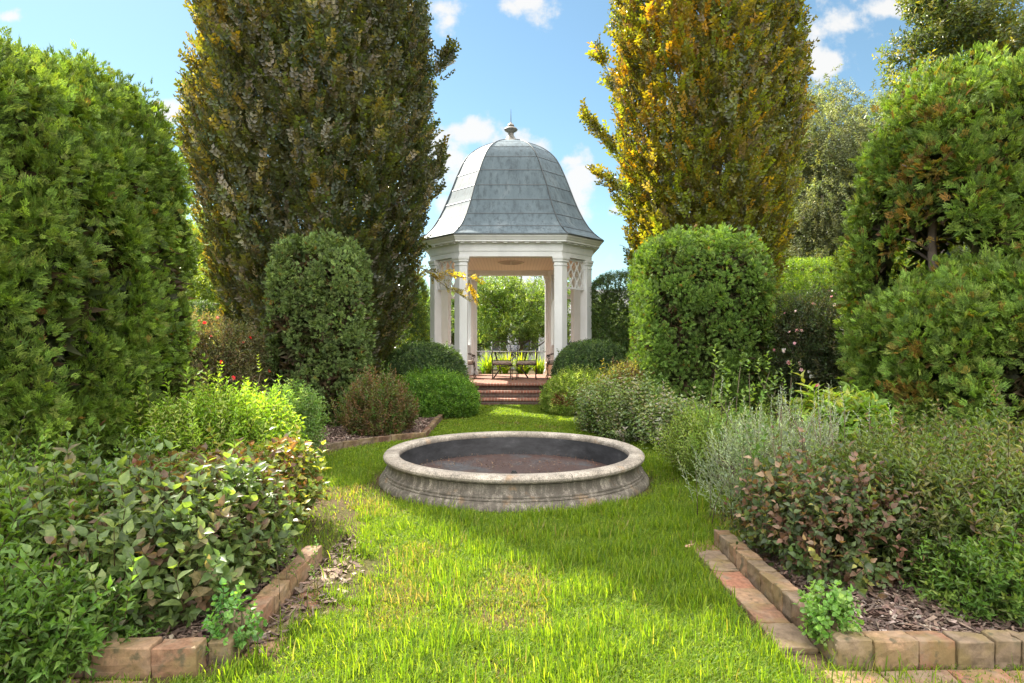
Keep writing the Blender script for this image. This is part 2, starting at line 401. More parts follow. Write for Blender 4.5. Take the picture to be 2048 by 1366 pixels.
def arborvitae(name, ctr, rad, label, plumes=420, per=32, size=.125, pr=(.17, .26), pal=G_ARB, brown=(), holes=(), trunks=None, group=None, pw=3.0, lump=.18, seed=1, taper=.1, tips=14, temps=SPRAY, cat='tree', brownbase=.012, toplump=.25):
    base = (ctr[0], ctr[1], 0)
    root = thing(name, base, label, cat, group)
    pc, pn = surf(plumes, ctr, rad, pw, .1, lump, 1.5, seed, .45, taper, .35)
    hi = pc[:, 2] > ctr[2] + rad[2] * .8
    pc[hi, 2] += (fbm(pc[hi] * 2.3, seed + 9) - .45) * 2 * toplump
    for hc, hr in holes:
        keep = np.sum(((pc - np.array(hc)) / np.array(hr)) ** 2, 1) > 1; pc, pn = pc[keep], pn[keep]
    K = len(pc); br = rng.uniform(.7, 1.3, K); sz = rng.uniform(.55, 1.5, K); pc = pc + pn * (rng.uniform(-.55, .35, K) * pr[0])[:, None]
    idx = np.repeat(np.arange(K), per); n = len(idx)
    q = rdir(n); dt = np.sum(q * pn[idx], 1); q = q - pn[idx] * np.minimum(dt, -.15)[:, None] * 1.6; q = nrm(q)
    pos = pc[idx] + q * np.array([pr[0], pr[0], pr[1]]) * (sz[idx] * rng.uniform(.45, 1.0, n))[:, None]
    D = nrm(q + np.array([0, 0, .55]) + rdir(n) * .35); Nn = nrm(pn[idx] + rdir(n) * .7 + np.array([0, 0, .3]))
    C = palette(n, pal, [3, 3, 2, 1.6, 1.5][:len(pal)] if len(pal) == 5 else None) * br[idx][:, None]
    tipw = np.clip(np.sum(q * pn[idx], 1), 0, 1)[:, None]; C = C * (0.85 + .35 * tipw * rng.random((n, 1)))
    bm_ = rng.random(n) < brownbase
    for bc, bR in brown:
        dd = np.linalg.norm((pos - np.array(bc)) / np.array(bR), axis=1); bm_ |= (dd < 1) & (rng.random(n) < .7)
    C[bm_] = palette(bm_.sum(), [(.24, .15, .035), (.20, .17, .035), (.13, .075, .03)], [2, 2, 1])
    ok = pos[:, 2] > .03
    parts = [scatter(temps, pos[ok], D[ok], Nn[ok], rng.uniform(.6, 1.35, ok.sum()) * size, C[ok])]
    # dead inner twiggery, its colour darkened to paint shade into the gaps
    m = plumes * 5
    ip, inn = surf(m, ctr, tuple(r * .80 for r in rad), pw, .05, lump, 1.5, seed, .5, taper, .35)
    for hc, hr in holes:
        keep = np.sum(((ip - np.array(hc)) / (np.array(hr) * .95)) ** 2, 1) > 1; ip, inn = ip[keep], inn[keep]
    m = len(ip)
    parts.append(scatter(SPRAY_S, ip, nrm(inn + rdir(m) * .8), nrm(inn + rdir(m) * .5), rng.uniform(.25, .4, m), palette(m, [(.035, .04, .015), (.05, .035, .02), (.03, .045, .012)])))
    # leader tips poking out of the top
    for k in range(tips):
        a = rng.uniform(0, 6.28); r = sqrt(rng.random()) * .85
        b0 = np.array([ctr[0] + rad[0] * r * cos(a) * (1 - taper), ctr[1] + rad[1] * r * sin(a) * (1 - taper), ctr[2] + rad[2] * (1 - .12 * r ** 2)])
        h = rng.uniform(.12, .38) * (pr[1] / .26); m = int(22 * h / .25)
        f = rng.random(m); off = rdir(m); off[:, 2] = 0
        pos2 = b0 + np.array([0, 0, 1.0]) * (f * h)[:, None] + off * ((1 - f) * .08)[:, None]
        parts.append(scatter(temps, pos2, nrm(off + np.array([0, 0, 1.1])), rdir(m), size * .8, palette(m, pal) * rng.uniform(.9, 1.4)))
    V, F, C = join(parts)
    tri_obj('foliage', V, F, M_conifer, C, root, base)
    for (tx, ty, h, r) in (trunks or [(ctr[0], ctr[1], ctr[2] + rad[2] * .7, .07)]):
        mb = MB(); pts = [(tx + rng.uniform(-.04, .04), ty + rng.uniform(-.04, .04), z) for z in np.linspace(0, h, 8)]
        mb.tube(pts, r, 8, r * .35)
        for k in range(16):
            z = rng.uniform(.3, h * .95); a = rng.uniform(0, 6.28); ln = rng.uniform(.15, .45) * min(rad[:2])
            mb.tube([(tx, ty, z), (tx + cos(a) * ln * .6, ty + sin(a) * ln * .6, z + .12), (tx + cos(a) * ln, ty + sin(a) * ln, z + ln * .5)], r * .25, 5, .006)
        mb.build('trunk', M_bark, root, origin=base, smooth=True)
    return root

def shrub(name, ctr, rad, label, n, temps, size, pal, wts=None, pw=2.2, lump=.1, lf=2.5, mat=None, up=.5, jit=.6, cat='shrub', group=None, layers=(1.0, .8), seed=3, stems=14, stemc=(.10, .07, .04), zmin=.05, back=.35, zones=(), stray=.10, szv=.3, brv=.25, stem_r=.006, taper=0):
    base = (ctr[0], ctr[1], 0); root = thing(name, base, label, cat, group); parts = []
    for li, ly in enumerate(layers):
        m = n if li == 0 else int(n * .6)
        p, g = surf(m, ctr, tuple(r * ly for r in rad), pw, zmin, lump, lf, seed, back, taper)
        p = p - g * (rng.random(m) ** 2 * .15 * min(rad))[:, None]
        D = nrm(g + np.array([0, 0, up]) + rdir(m) * jit); Nn = nrm(g * .6 + rdir(m) + np.array([0, 0, .4]))
        C = palette(m, pal, wts) * (1 - brv + 2 * brv * fbm(p * 4, seed + 5))[:, None]
        for zc, zr, zp in zones:
            hit = (np.linalg.norm((p - np.array(zc)) / np.array(zr), axis=1) < 1) & (rng.random(m) < .75)
            C[hit] = palette(hit.sum(), zp)
        s_ = size * rng.uniform(1 - szv, 1 + szv, m)
        parts.append(scatter(temps, p - D * (s_ * .5)[:, None], D, Nn, s_, C, stemc))
    if stray and pw < 5:
        m = int(n * stray); p, g = surf(m, ctr, tuple(r * 1.02 for r in rad), pw, max(zmin, ctr[2] * .7), lump * 1.6, lf, seed + 3, back, taper)
        kk = rng.integers(0, m, m); p = p[kk] + rdir(m) * size * .5 + g * (rng.random(m) * size * .7)[:, None]; g = g[kk]
        D = nrm(g * .6 + np.array([0, 0, up + .3]) + rdir(m) * jit * .7)
        parts.append(scatter(temps, p - D * (size * .5), D, nrm(rdir(m) + np.array([0, 0, .4])), size * rng.uniform(.8, 1.4, m), palette(m, pal, wts) * 1.1, stemc))
    V, F, C = join(parts); tri_obj('foliage', V, F, mat or M_leaf, C, root, base, smooth=len(temps[0][0]) > 70 and size > .09)
    if stems:
        mb = MB()
        p, g = surf(stems, ctr, tuple(r * .9 for r in rad), pw, ctr[2] * .8, 0, 1, seed + 1, 1)
        for q in p:
            b0 = (ctr[0] + rng.uniform(-.25, .25) * rad[0], ctr[1] + rng.uniform(-.25, .25) * rad[1], .0)
            mid = (b0[0] * .5 + q[0] * .5 + rng.uniform(-.05, .05), b0[1] * .5 + q[1] * .5, q[2] * .6)
            mb.tube([b0, mid, tuple(q)], stem_r * 1.6, 5, stem_r * .6)
        mb.build('stems', M_stem, root, origin=base, smooth=True)
    return root

# ================================================================== GROUND
def ground_mat():
    m, t, b, o = newmat('lawn_soil')
    n1 = noise(t, 1.2, 5); n2 = noise(t, 40, 4)
    c = ramp(t, n1, [(0.35, (.075, .075, .03)), (0.52, (.095, .07, .042)), (0.72, (.13, .09, .06))])
    c = mixc(t, 1.0, c, ramp(t, n2, [(.3, (.45, .45, .45)), (.7, (1.3, 1.3, 1.2))]), 'MULTIPLY')
    t.links.new(c, b.inputs['Base Color']); b.inputs['Roughness'].default_value = 0.95; b.inputs['Specular IOR Level'].default_value = 0.05; bump(t, b, n2, .6, .02)
    return m
def mulch_mat():
    m, t, b, o = newmat('mulch')
    n1 = noise(t, 3, 4); n2 = noise(t, 45, 5, .7, stretch=(1, .4, 1))
    c = mixc(t, 1.0, ramp(t, n1, [(.3, (.10, .065, .05)), (.7, (.17, .12, .095))]), ramp(t, n2, [(.35, (.3, .28, .26)), (.65, (1.6, 1.5, 1.45))]), 'MULTIPLY')
    t.links.new(c, b.inputs['Base Color']); b.inputs['Roughness'].default_value = .95; bump(t, b, n2, 1, .02)
    return m
M_ground = ground_mat(); M_mulch = mulch_mat()
FC = np.array([0.02, 6.4])     # fountain centre
tag(MB().add([(-300, -40, 0), (300, -40, 0), (300, 500, 0), (-300, 500, 0)], [(0, 1, 2, 3)]).build('ground', M_ground), kind='structure')

def arc(a0, a1, r, n=24): return [(FC[0] + r * cos(a), FC[1] + r * sin(a)) for a in np.linspace(a0, a1, n)]
RC = 2.8
def edge_pts(sx, y0, X, Yend):      # inner boundary of a bed, near end first
    a0 = atan2(-sqrt(RC * RC - X * X), sx * X); a1 = atan2(sqrt(RC * RC - X * X), sx * X)
    if sx < 0: a0 += 2 * pi
    p = [(sx * X, y0)] + arc(a0, a1, RC) + [(sx * X, Yend)]
    return p
LB = edge_pts(-1, 2.62, 1.33, 11.3); RB = edge_pts(1, 2.68, 1.50, 12.0)
BEDZ = .055
def bed(name, pts, outer):
    poly = pts + outer
    n = len(poly); v = [(x, y, BEDZ) for x, y in poly] + [(x, y, -.02) for x, y in poly]
    f = [tuple(range(n))] + [(i, (i + 1) % n, n + (i + 1) % n, n + i) for i in range(n)]
    return tag(MB().add(v, f).build(name, M_mulch), kind='structure')
bed('mulch_bed', LB, [(-9, 11.5), (-9, 2.62)])
bed('mulch_bed', RB, [(9, 12.3), (9, 2.68)])

# bricks of the edging
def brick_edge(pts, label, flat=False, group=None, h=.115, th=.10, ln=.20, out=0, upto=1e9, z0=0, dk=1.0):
    M = M_brickA; mb = MB(); acc_ = 0
    cols = [(.27, .145, .085), (.30, .17, .095), (.24, .145, .09), (.29, .18, .105), (.22, .155, .10), (.30, .135, .08)]
    for (x0, y0), (x1, y1) in zip(pts[:-1], pts[1:]):
        Lg = sqrt((x1 - x0) ** 2 + (y1 - y0) ** 2); k = max(1, round(Lg / ln)); a = atan2(y1 - y0, x1 - x0); cuts = np.cumsum(rng.uniform(.6, 1.5, k)); cuts = np.r_[0, cuts / cuts[-1]]
        mb.box(((x0 + x1) / 2, (y0 + y1) / 2, z0 + (h if not flat else .034) / 2 - .012), (Lg - .002, th - .022, (h if not flat else .034) + .006), a, None, (.13, .11, .085))
        for i in range(k):
            f = (cuts[i] + cuts[i + 1]) / 2; st = Lg * (cuts[i + 1] - cuts[i])
            cx = x0 + (x1 - x0) * f - sin(a) * out; cy_ = y0 + (y1 - y0) * f + cos(a) * out
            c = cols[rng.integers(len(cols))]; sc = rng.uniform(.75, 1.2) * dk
            hh = h if not flat else .034
            from mathutils import Euler
            mb.box((cx + rng.uniform(-.004, .004), cy_ + rng.uniform(-.004, .004), z0 + hh / 2 + rng.uniform(-.004, .004)), (st - .005, th + rng.uniform(-.006, .006), hh + .02), a + rng.uniform(-.02, .02), Euler((rng.uniform(-.03, .03), rng.uniform(-.03, .03), 0)), tuple(q * sc for q in c))
    o = mb.build('brick_edging', M, bev=.006, col=True)
    sb = o.modifiers.new('sub', 'SUBSURF'); sb.subdivision_type = 'SIMPLE'; sb.levels = 2; sb.render_levels = 2
    if not bpy.data.textures.get('chip'):
        tx = bpy.data.textures.new('chip', 'CLOUDS'); tx.noise_scale = .045; tx.noise_depth = 3
    dm = o.modifiers.new('wear', 'DISPLACE'); dm.texture = bpy.data.textures['chip']; dm.strength = .022; dm.mid_level = .55; dm.texture_coords = 'GLOBAL'
    return tag(o, label, 'edging', group)
def brickA():
    m, t, b, o = newmat('old_brick')
    a = t.nodes.new('ShaderNodeAttribute'); a.attribute_name = 'Col'
    n = noise(t, 30, 6, .7); n2 = noise(t, 5, 4); n3 = noise(t, 120, 3)
    c = mixc(t, 1.0, a.outputs['Color'], ramp(t, n, [(.3, (.55, .55, .55)), (.7, (1.3, 1.3, 1.3))]), 'MULTIPLY')
    c = mixc(t, ramp(t, n2, [(.46, (0, 0, 0)), (.62, (.8, .8, .8))]), c, (.20, .145, .06))
    c = mixc(t, ramp(t, noise(t, 16, 4), [(.58, (0, 0, 0)), (.68, (.8, .8, .8))]), c, (.07, .065, .035))
    c = mixc(t, ramp(t, noise(t, 9, 5), [(.50, (0, 0, 0)), (.66, (.6, .6, .6))]), c, (.27, .20, .14))
    t.links.new(c, b.inputs['Base Color']); b.inputs['Roughness'].default_value = .9
    bump(t, b, n, .5, .008)
    return m
M_brickA = brickA()
brick_edge([(-6, 2.57), (-1.33, 2.57)], 'upright brick edging along the front of the bed at lower left, mostly under shrub leaves', ln=.2)
brick_edge([(-1.28, 2.62)] + [(-1.28, 3.9)], 'upright brick edging beside the lawn running back from the lower left corner', ln=.2, h=.09)
brick_edge([(1.5 - .05, 4.16), (1.5 - .05, 2.68)], 'upright mossy brick edging running back along the lawn side of the right bed', ln=.15)
brick_edge([(1.4, 2.63), (6, 2.63)], 'upright brick edging along the front of the right bed by the bottom border', ln=.17)
brick_edge([(1.30, 4.22), (1.30, 2.72)], 'flat brick course lying in the grass beside the right bed, running back', flat=True, ln=.22, th=.17, z0=-.012)
brick_edge([(1.32, 2.46), (6, 2.46)], 'flat brick course lying in front of the right bed at the bottom border', flat=True, ln=.24, th=.18, z0=-.022)
brick_edge([(-1.12, 3.75), (-1.14, 2.7)], 'flat brick course sunk in the soil beside the left bed, half covered by dirt', flat=True, ln=.25, th=.14, z0=-.034)
brick_edge([(-6, 2.40), (-1.5, 2.40)], 'flat brick course in front of the left bed at the bottom border', flat=True, ln=.24, th=.16, z0=-.025)
i_ = [p for p in LB if p[1] > 6.9]
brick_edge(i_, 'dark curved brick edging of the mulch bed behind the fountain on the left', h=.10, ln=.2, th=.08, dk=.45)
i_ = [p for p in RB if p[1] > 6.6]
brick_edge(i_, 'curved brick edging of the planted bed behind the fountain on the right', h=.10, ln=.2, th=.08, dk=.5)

# mulch chips
def chips(name, regions, label):
    Vs = []; Fs = []; Cs = []; o = 0
    for (x0, x1, y0, y1, den, test) in regions:
        n = int((x1 - x0) * (y1 - y0) * den); p = np.c_[rng.uniform(x0, x1, n), rng.uniform(y0, y1, n), np.zeros(n)]
        ok = test(p); p = p[ok]; n = len(p); p[:, 2] = np.where(np.abs(p[:, 0]) < 1.3, .004, BEDZ) + rng.uniform(.002, .018, n)
        ln = rng.uniform(.012, .045, n); wd = rng.uniform(.004, .012, n)
        a = nrm(np.c_[rng.normal(size=(n, 2)), rng.normal(size=n) * .25]); b_ = nrm(np.cross(a, np.array([0, 0, 1]) + rdir(n) * .5))
        c_ = np.cross(a, b_) * .003
        V = np.stack([p - a * ln[:, None] - b_ * wd[:, None], p + a * ln[:, None] - b_ * wd[:, None] * .6, p + a * ln[:, None] * .9 + b_ * wd[:, None], p - a * ln[:, None] * .9 + b_ * wd[:, None] * .8, p + c_ * 2], 1)
        F = np.array([(0, 1, 4), (1, 2, 4), (2, 3, 4), (3, 0, 4)])[None] + (o + np.arange(n) * 5)[:, None, None]
        C = np.repeat(palette(n, [(.20, .14, .11), (.13, .085, .065), (.30, .24, .20), (.09, .06, .05)], [3, 3, 1, 2], .3), 5, 0)
        Vs.append(V.reshape(-1, 3)); Fs.append(F.reshape(-1, 3)); Cs.append(C); o += n * 5
    return tag(tri_obj(name, np.concatenate(Vs), np.concatenate(Fs), M_chip, np.concatenate(Cs)), label, 'mulch', kind='stuff')
inR = lambda p: (np.hypot(p[:, 0] - FC[0], p[:, 1] - FC[1]) > RC + .04) & (np.abs(p[:, 0]) > 1.36)
chips('mulch_chips', [(-5, -1.38, 6.4, 11, 1500, inR), (-2.4, -1.36, 2.66, 4.2, 2600, inR), (-1.22, -.92, 2.7, 4.35, 900, lambda p: rng.random(len(p)) < np.clip(-(p[:, 0] + .9) / .25, 0, 1))], 'shredded brown bark mulch under the clipped evergreen on the left')
chips('mulch_chips', [(1.56, 3.6, 2.72, 4.1, 3600, lambda p: (np.abs(p[:, 0]) > 1.55)), (1.5, 4.5, 6.4, 11, 900, inR)], 'grey brown bark mulch inside the brick corner at lower right')

# ================================================================== GRASS
def lawn_ok(p):
    x, y = p[:, 0], p[:, 1]; r = np.hypot(x - FC[0], y - FC[1])
    xl = -1.16; xr = 1.20
    a = (y < 4.3) & (y > 2.64) & (x > xl - .02) & (x < xr)
    b_ = (y <= 2.64) & (x > -2.9) & (x < 3) & ~((y > 2.33) & ((x > 1.22) | (x < -1.4)) & (rng.random(len(x)) < .86))
    c = (r < RC - .06) & (r > 1.43) & (y > 3.9)
    d = (y > 8.5) & (np.abs(x) < 1.30) & (y < 13.8) & (r > 1.4)
    return a | b_ | c | d
def grass(n, x0, x1, y0, y1, hmin, hmax, wd, tall=0.15, test=lawn_ok, bare=.5, power=1.0, pal=None, zb=0):
    y = y0 + (y1 - y0) * rng.random(n) ** power; p = np.c_[rng.uniform(x0, x1, n), y, np.full(n, zb)]
    p = p[test(p)]
    q = fbm(np.c_[p[:, :2] * 1.6, np.zeros(len(p))], 21); q2 = fbm(np.c_[p[:, :2] * 6, np.zeros(len(p))], 33, 2)
    edge = np.minimum(1, np.abs(p[:, 0] + 1.15) / .5) if bare else 1
    dens = np.clip((.74 - q) * 6, 0.35, 1) * np.clip(q2 * 2.4, .6, 1)
    rf = np.hypot(p[:, 0] - FC[0], p[:, 1] - FC[1]); dens = dens * np.where(rf < 1.68, np.clip((rf - 1.40) * 5, .1, 1), 1)
    dens = np.where((p[:, 1] < 5.4) & (p[:, 0] < -.7) & (p[:, 1] > 2.5), dens * np.clip((p[:, 0] + 1.18) / .42 + np.abs(p[:, 1] - 3.5) * .7 - .55 + (q2 - .5) * 1.2, .06, 1), dens)
    keep = rng.random(len(p)) < dens; p = p[keep]; q = q[keep]; q2 = q2[keep]; n = len(p)
    t = rng.random(n) < tall * np.clip((q2 - .35) * 4, 0, 1.6)
    h = np.where(t, rng.uniform(hmax * .55, hmax, n), rng.uniform(hmin, hmin * 2.2, n))
    a = rng.uniform(0, 6.28, n); lean = np.where(t, rng.uniform(.1, .55, n), rng.uniform(.2, 1.0, n))
    dr = np.c_[np.cos(a), np.sin(a), np.zeros(n)]; sd = np.c_[-np.sin(a + .5), np.cos(a + .5), np.zeros(n)]
    w_ = wd * rng.uniform(.7, 1.3, n) * np.where(t, 1.25, 1)
    Vs = []
    for f, wf in ((0, 1), (.45, .9), (.8, .6)):
        c = p + dr * (h * lean * f * f)[:, None] + np.array([0, 0, 1.0]) * (h * f * (1 - .22 * lean * f))[:, None]
        Vs += [c - sd * (w_ * wf)[:, None], c + sd * (w_ * wf)[:, None]]
    Vs.append(p + dr * (h * lean)[:, None] + np.array([0, 0, 1.0]) * (h * (1 - .30 * lean))[:, None])
    V = np.stack(Vs, 1)
    F = np.array([(0, 1, 3), (0, 3, 2), (2, 3, 5), (2, 5, 4), (4, 5, 6)])[None] + (np.arange(n) * 7)[:, None, None]
    pal = pal or [(.145, .22, .022), (.19, .27, .028), (.10, .18, .02), (.24, .31, .04), (.30, .28, .09)]
    C = palette(n, pal, [3, 3, 2.8, 1.5, .2], .22) * .82
    dry = rng.random(n) < np.clip((q - .64) * 3, 0, .35); C[dry] = palette(dry.sum(), [(.26, .22, .10), (.20, .15, .08)])
    return V.reshape(-1, 3), F.reshape(-1, 3), np.repeat(C, 7, 0)
gp = [grass(380000, -2.6, 2.8, 1.75, 3.3, .020, .13, .0021, .06),
      grass(230000, -2.0, 1.6, 3.2, 5.2, .022, .13, .0023, .09),
      grass(190000, -2.8, 2.8, 4.0, 7.4, .024, .11, .0028, .09),
      grass(110000, -2.8, 2.8, 6.9, 9.6, .03, .08, .0038, .05),
      grass(70000, -1.35, 1.35, 9.2, 13.8, .026, .04, .0050, .03)]
V, F, C = join(gp)
tag(tri_obj('grass', V, F, M_grass, C), 'long green lawn grass around the stone basin and up to the steps', 'grass', kind='stuff')
# far grass to either side behind the beds
V, F, C = grass(30000, -8, -1.5, 11.5, 15, .05, .07, .012, .1, lambda p: p[:, 0] < 99, 0)
tag(tri_obj('grass', V, F, M_grass, C), 'strip of grass beyond the left mulch bed behind the clipped column', 'grass', kind='stuff')

# fallen leaf
def dry_leaf(name, loc, sz, label, c):
    t = T(); 
    for a in (-1.1, -.55, 0, .55, 1.1):
        t.leaf((0, 0, 0), (sin(a), cos(a), .25), (0, 0, 1), .5 + .5 * (abs(a) < .3) + .2 * (abs(a) < .8), .32, hi=True, fold=.5, droop=-.1)
    v, f, tt, st = t.fin()
    ang = rng.uniform(0, 6.28); R_ = np.array([[cos(ang), -sin(ang), 0], [sin(ang), cos(ang), 0], [0, 0, 1]])
    V = (v @ R_.T) * sz + np.array(loc)
    return tag(tri_obj(name, V, f, M_petal, np.tile(c, (len(v), 1)), smooth=True, origin=None), label, 'leaf')
dry_leaf('fallen_leaf', tuple(P(1372, 1105, 4.02)[:2]) + (.045,), .055, 'pale tan fallen leaf lying on the grass left of the right brick edging', (.62, .42, .28))
dry_leaf('fallen_leaf', tuple(P(1255, 850, 10)[:2]) + (.05,), .05, 'small brown leaf on the lawn behind the fountain', (.3, .16, .08))

# ================================================================== FOUNTAIN
def stone_mat():
    m, t, b, o = newmat('weathered_cast_stone')
    tcn = t.nodes.new('ShaderNodeTexCoord')
    n1 = noise(t, 3.2, 5, .6); nf = noise(t, 110, 3, .7); ns = noise(t, 17, 6, .7, stretch=(1, 1, .07)); nb = noise(t, 26, 4, .7)
    c = ramp(t, n1, [(.3, (.17, .145, .12)), (.5, (.28, .245, .205)), (.72, (.42, .375, .32))])
    c = mixc(t, 1.0, c, ramp(t, nf, [(.35, (.42, .42, .42)), (.6, (1.3, 1.3, 1.3))]), 'MULTIPLY')
    # dark runs down the wall, strongest on the sides below the rim
    sp = t.nodes.new('ShaderNodeSeparateXYZ'); t.links.new(tcn.outputs['Object'], sp.inputs[0])
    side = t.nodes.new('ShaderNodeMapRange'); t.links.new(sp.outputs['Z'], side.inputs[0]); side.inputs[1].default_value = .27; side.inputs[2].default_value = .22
    st = ramp(t, ns, [(.38, (0, 0, 0)), (.54, (1, 1, 1))])
    f = mixc(t, 1.0, st, side.outputs[0], 'MULTIPLY')
    f2 = mixc(t, 1.0, f, (.85, .85, .85), 'MULTIPLY')
    c = mixc(t, f2, c, (.075, .064, .052))
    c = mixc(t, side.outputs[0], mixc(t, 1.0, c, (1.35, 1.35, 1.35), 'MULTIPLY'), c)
    c = mixc(t, ramp(t, nb, [(.50, (0, 0, 0)), (.66, (.75, .75, .75))]), c, (.13, .12, .10))
    c = mixc(t, ramp(t, noise(t, 5, 4), [(.62, (0, 0, 0)), (.72, (.35, .35, .35))]), c, (.45, .25, .10))
    t.links.new(c, b.inputs['Base Color']); b.inputs['Roughness'].default_value = .9; bump(t, b, nf, .6, .006)
    return m
M_stone = stone_mat()
ft = thing('fountain_basin', (FC[0], FC[1], 0), 'round weathered grey stone fountain basin, dry and dark lined, on the lawn', 'fountain')
def smooth_ring(prof, name, mat, parent, seg=128, closed=True, **k):
    return MB().lathe(prof, seg, closed=closed).build(name, mat, parent, autosmooth=True, **k)
rim = [(1.205, .225), (1.2, .262), (1.208, .280), (1.225, .290), (1.30, .293), (1.335, .290), (1.355, .278), (1.364, .262), (1.362, .243), (1.350, .228), (1.33, .221), (1.315, .216), (1.21, .216)]
smooth_ring(rim, 'rim', M_stone, ft)
wall = [(1.21, .214), (1.318, .214), (1.310, .190), (1.312, .165), (1.322, .140), (1.336, .122), (1.350, .118), (1.352, .108), (1.345, .104), (1.350, .096), (1.362, .093), (1.366, .084), (1.358, .079), (1.372, .070), (1.392, .052), (1.405, .030), (1.408, .006), (1.40, -.01), (1.36, -.03), (1.21, -.03)]
smooth_ring(wall, 'wall', M_stone, ft)
def liner_mat():
    m, t, b, o = newmat('black_liner')
    n1 = noise(t, 3, 5, .7, stretch=(1, 1, 2.5)); n2 = noise(t, 50, 3)
    c = ramp(t, n1, [(.35, (.012, .012, .014)), (.6, (.04, .04, .045)), (.75, (.10, .10, .105))])
    t.links.new(c, b.inputs['Base Color']); b.inputs['Roughness'].default_value = .6; bump(t, b, n2, .3, .004)
    return m
smooth_ring([(1.203, .232), (1.207, .232), (1.195, .02), (1.18, .02)], 'liner', liner_mat(), ft)
def floor_mat():
    m, t, b, o = newmat('basin_floor')
    n1 = noise(t, 1.4, 6, .65); n2 = noise(t, 30, 4)
    c = ramp(t, n1, [(.36, (.055, .030, .026)), (.5, (.075, .045, .038)), (.60, (.07, .068, .072)), (.74, (.15, .15, .16))])
    c = mixc(t, 1, c, ramp(t, n2, [(.3, (.6, .6, .6)), (.7, (1.3, 1.3, 1.3))]), 'MULTIPLY')
    t.links.new(c, b.inputs['Base Color']); b.inputs['Roughness'].default_value = .55; bump(t, b, n2, .4, .01)
    return m
MB().lathe([(1.2, .022), (.6, .024), (.01, .026)], 96, cap1=True).build('floor', floor_mat(), ft)
# joints between the cast segments
M_joint = simple('joint_mortar', (.10, .09, .075), .95, 0, .4, 30)
for k in range(8):
    mb = MB(); a = -pi / 2 + radians(-23.5) + k * pi / 4
    pr = [(r + .0012, z) for r, z in rim[3:11]] + [(r + .0012, z) for r, z in wall[1:17]]
    for prof in (pr,):
        for (r0, z0), (r1, z1) in zip(prof[:-1], prof[1:]):
            q = []
            for (r, z) in ((r0, z0), (r1, z1)):
                for s_ in (-.0022, .0022):
                    q.append((r * cos(a + s_), r * sin(a + s_), z))
            mb.add(q, [(0, 1, 3, 2)])
    mb.build('joint', M_joint, ft)
nz_ = MB(); nz_.lathe([(.02, .025), (.02, .10), (.014, .10), (.014, .13), (.028, .133), (.03, .15), (.022, .152), (.02, .165)], 12, cap1=True, c=(.0, -.5, 0)); nz_.tube([(0, -.5, .04), (.12, -.48, .035), (.16, -.42, .03)], .008)
nz_.build('nozzle', simple('dark_pipe', (.03, .03, .03), .5), ft, autosmooth=True)
# litter on the basin floor
n = 2600; a = rng.uniform(0, 6.28, n); r = np.sqrt(rng.random(n)) * 1.17; p = np.c_[FC[0] + r * np.cos(a), FC[1] + r * np.sin(a), rng.uniform(.03, .04, n)]
k = (fbm(p * 2.2, 5) > .5) | (r > 1.05); k &= rng.random(n) < .6; p = p[k]; n = len(p)
lf1 = [t_shoot(2, .9, .5, stem=0, spread=88, z0=.0) for _ in range(4)]
V, F, C = scatter(lf1, p, np.array([0, 0, 1.0]) + rdir(n) * .5, rdir(n), rng.uniform(.008, .022, n), palette(n, [(.20, .10, .055), (.30, .19, .10), (.10, .05, .03), (.4, .3, .18)], [4, 2, 3, 1], .3))
tag(tri_obj('leaf_litter', V, F, M_chip, C), 'brown dry leaf litter scattered on the floor of the fountain basin', 'leaf litter', kind='stuff')

# ================================================================== GAZEBO
GC = np.array([-0.03, 16.7]); GB, GA = 2.08, 1.25; T22 = tan(radians(22.5)); FL = .48
gz = thing('gazebo', (GC[0], GC[1], 0), 'white eight sided garden gazebo with grey bell shaped metal roof on brick base', 'gazebo')
def white_mat(name, c=(.78, .79, .80)):
    m, t, b, o = newmat(name)
    n = noise(t, 2.2, 6, .7, stretch=(1, 1, .35)); n2 = noise(t, 60, 2)
    cc = ramp(t, n, [(.3, tuple(v * .86 for v in c)), (.6, c)])
    cc = mixc(t, ramp(t, noise(t, 14, 4, .7, stretch=(1, 1, .2)), [(.66, (0, 0, 0)), (.8, (.35, .35, .35))]), cc, (.35, .33, .27))
    t.links.new(cc, b.inputs['Base Color']); b.inputs['Roughness'].default_value = .55; bump(t, b, n2, .08, .003)
    return m
M_white = white_mat('white_paint'); M_peach = white_mat('peach_trim', (.74, .60, .50))  # the second is an even peach tone for the ceiling vent
def octv(b, a, z): return [(-a, -b, z), (a, -b, z), (b, -a, z), (b, a, z), (a, b, z), (-a, b, z), (-b, a, z), (-b, -a, z)]
def octo(off, z): return octv(GB + off, GA + off * T22, z)
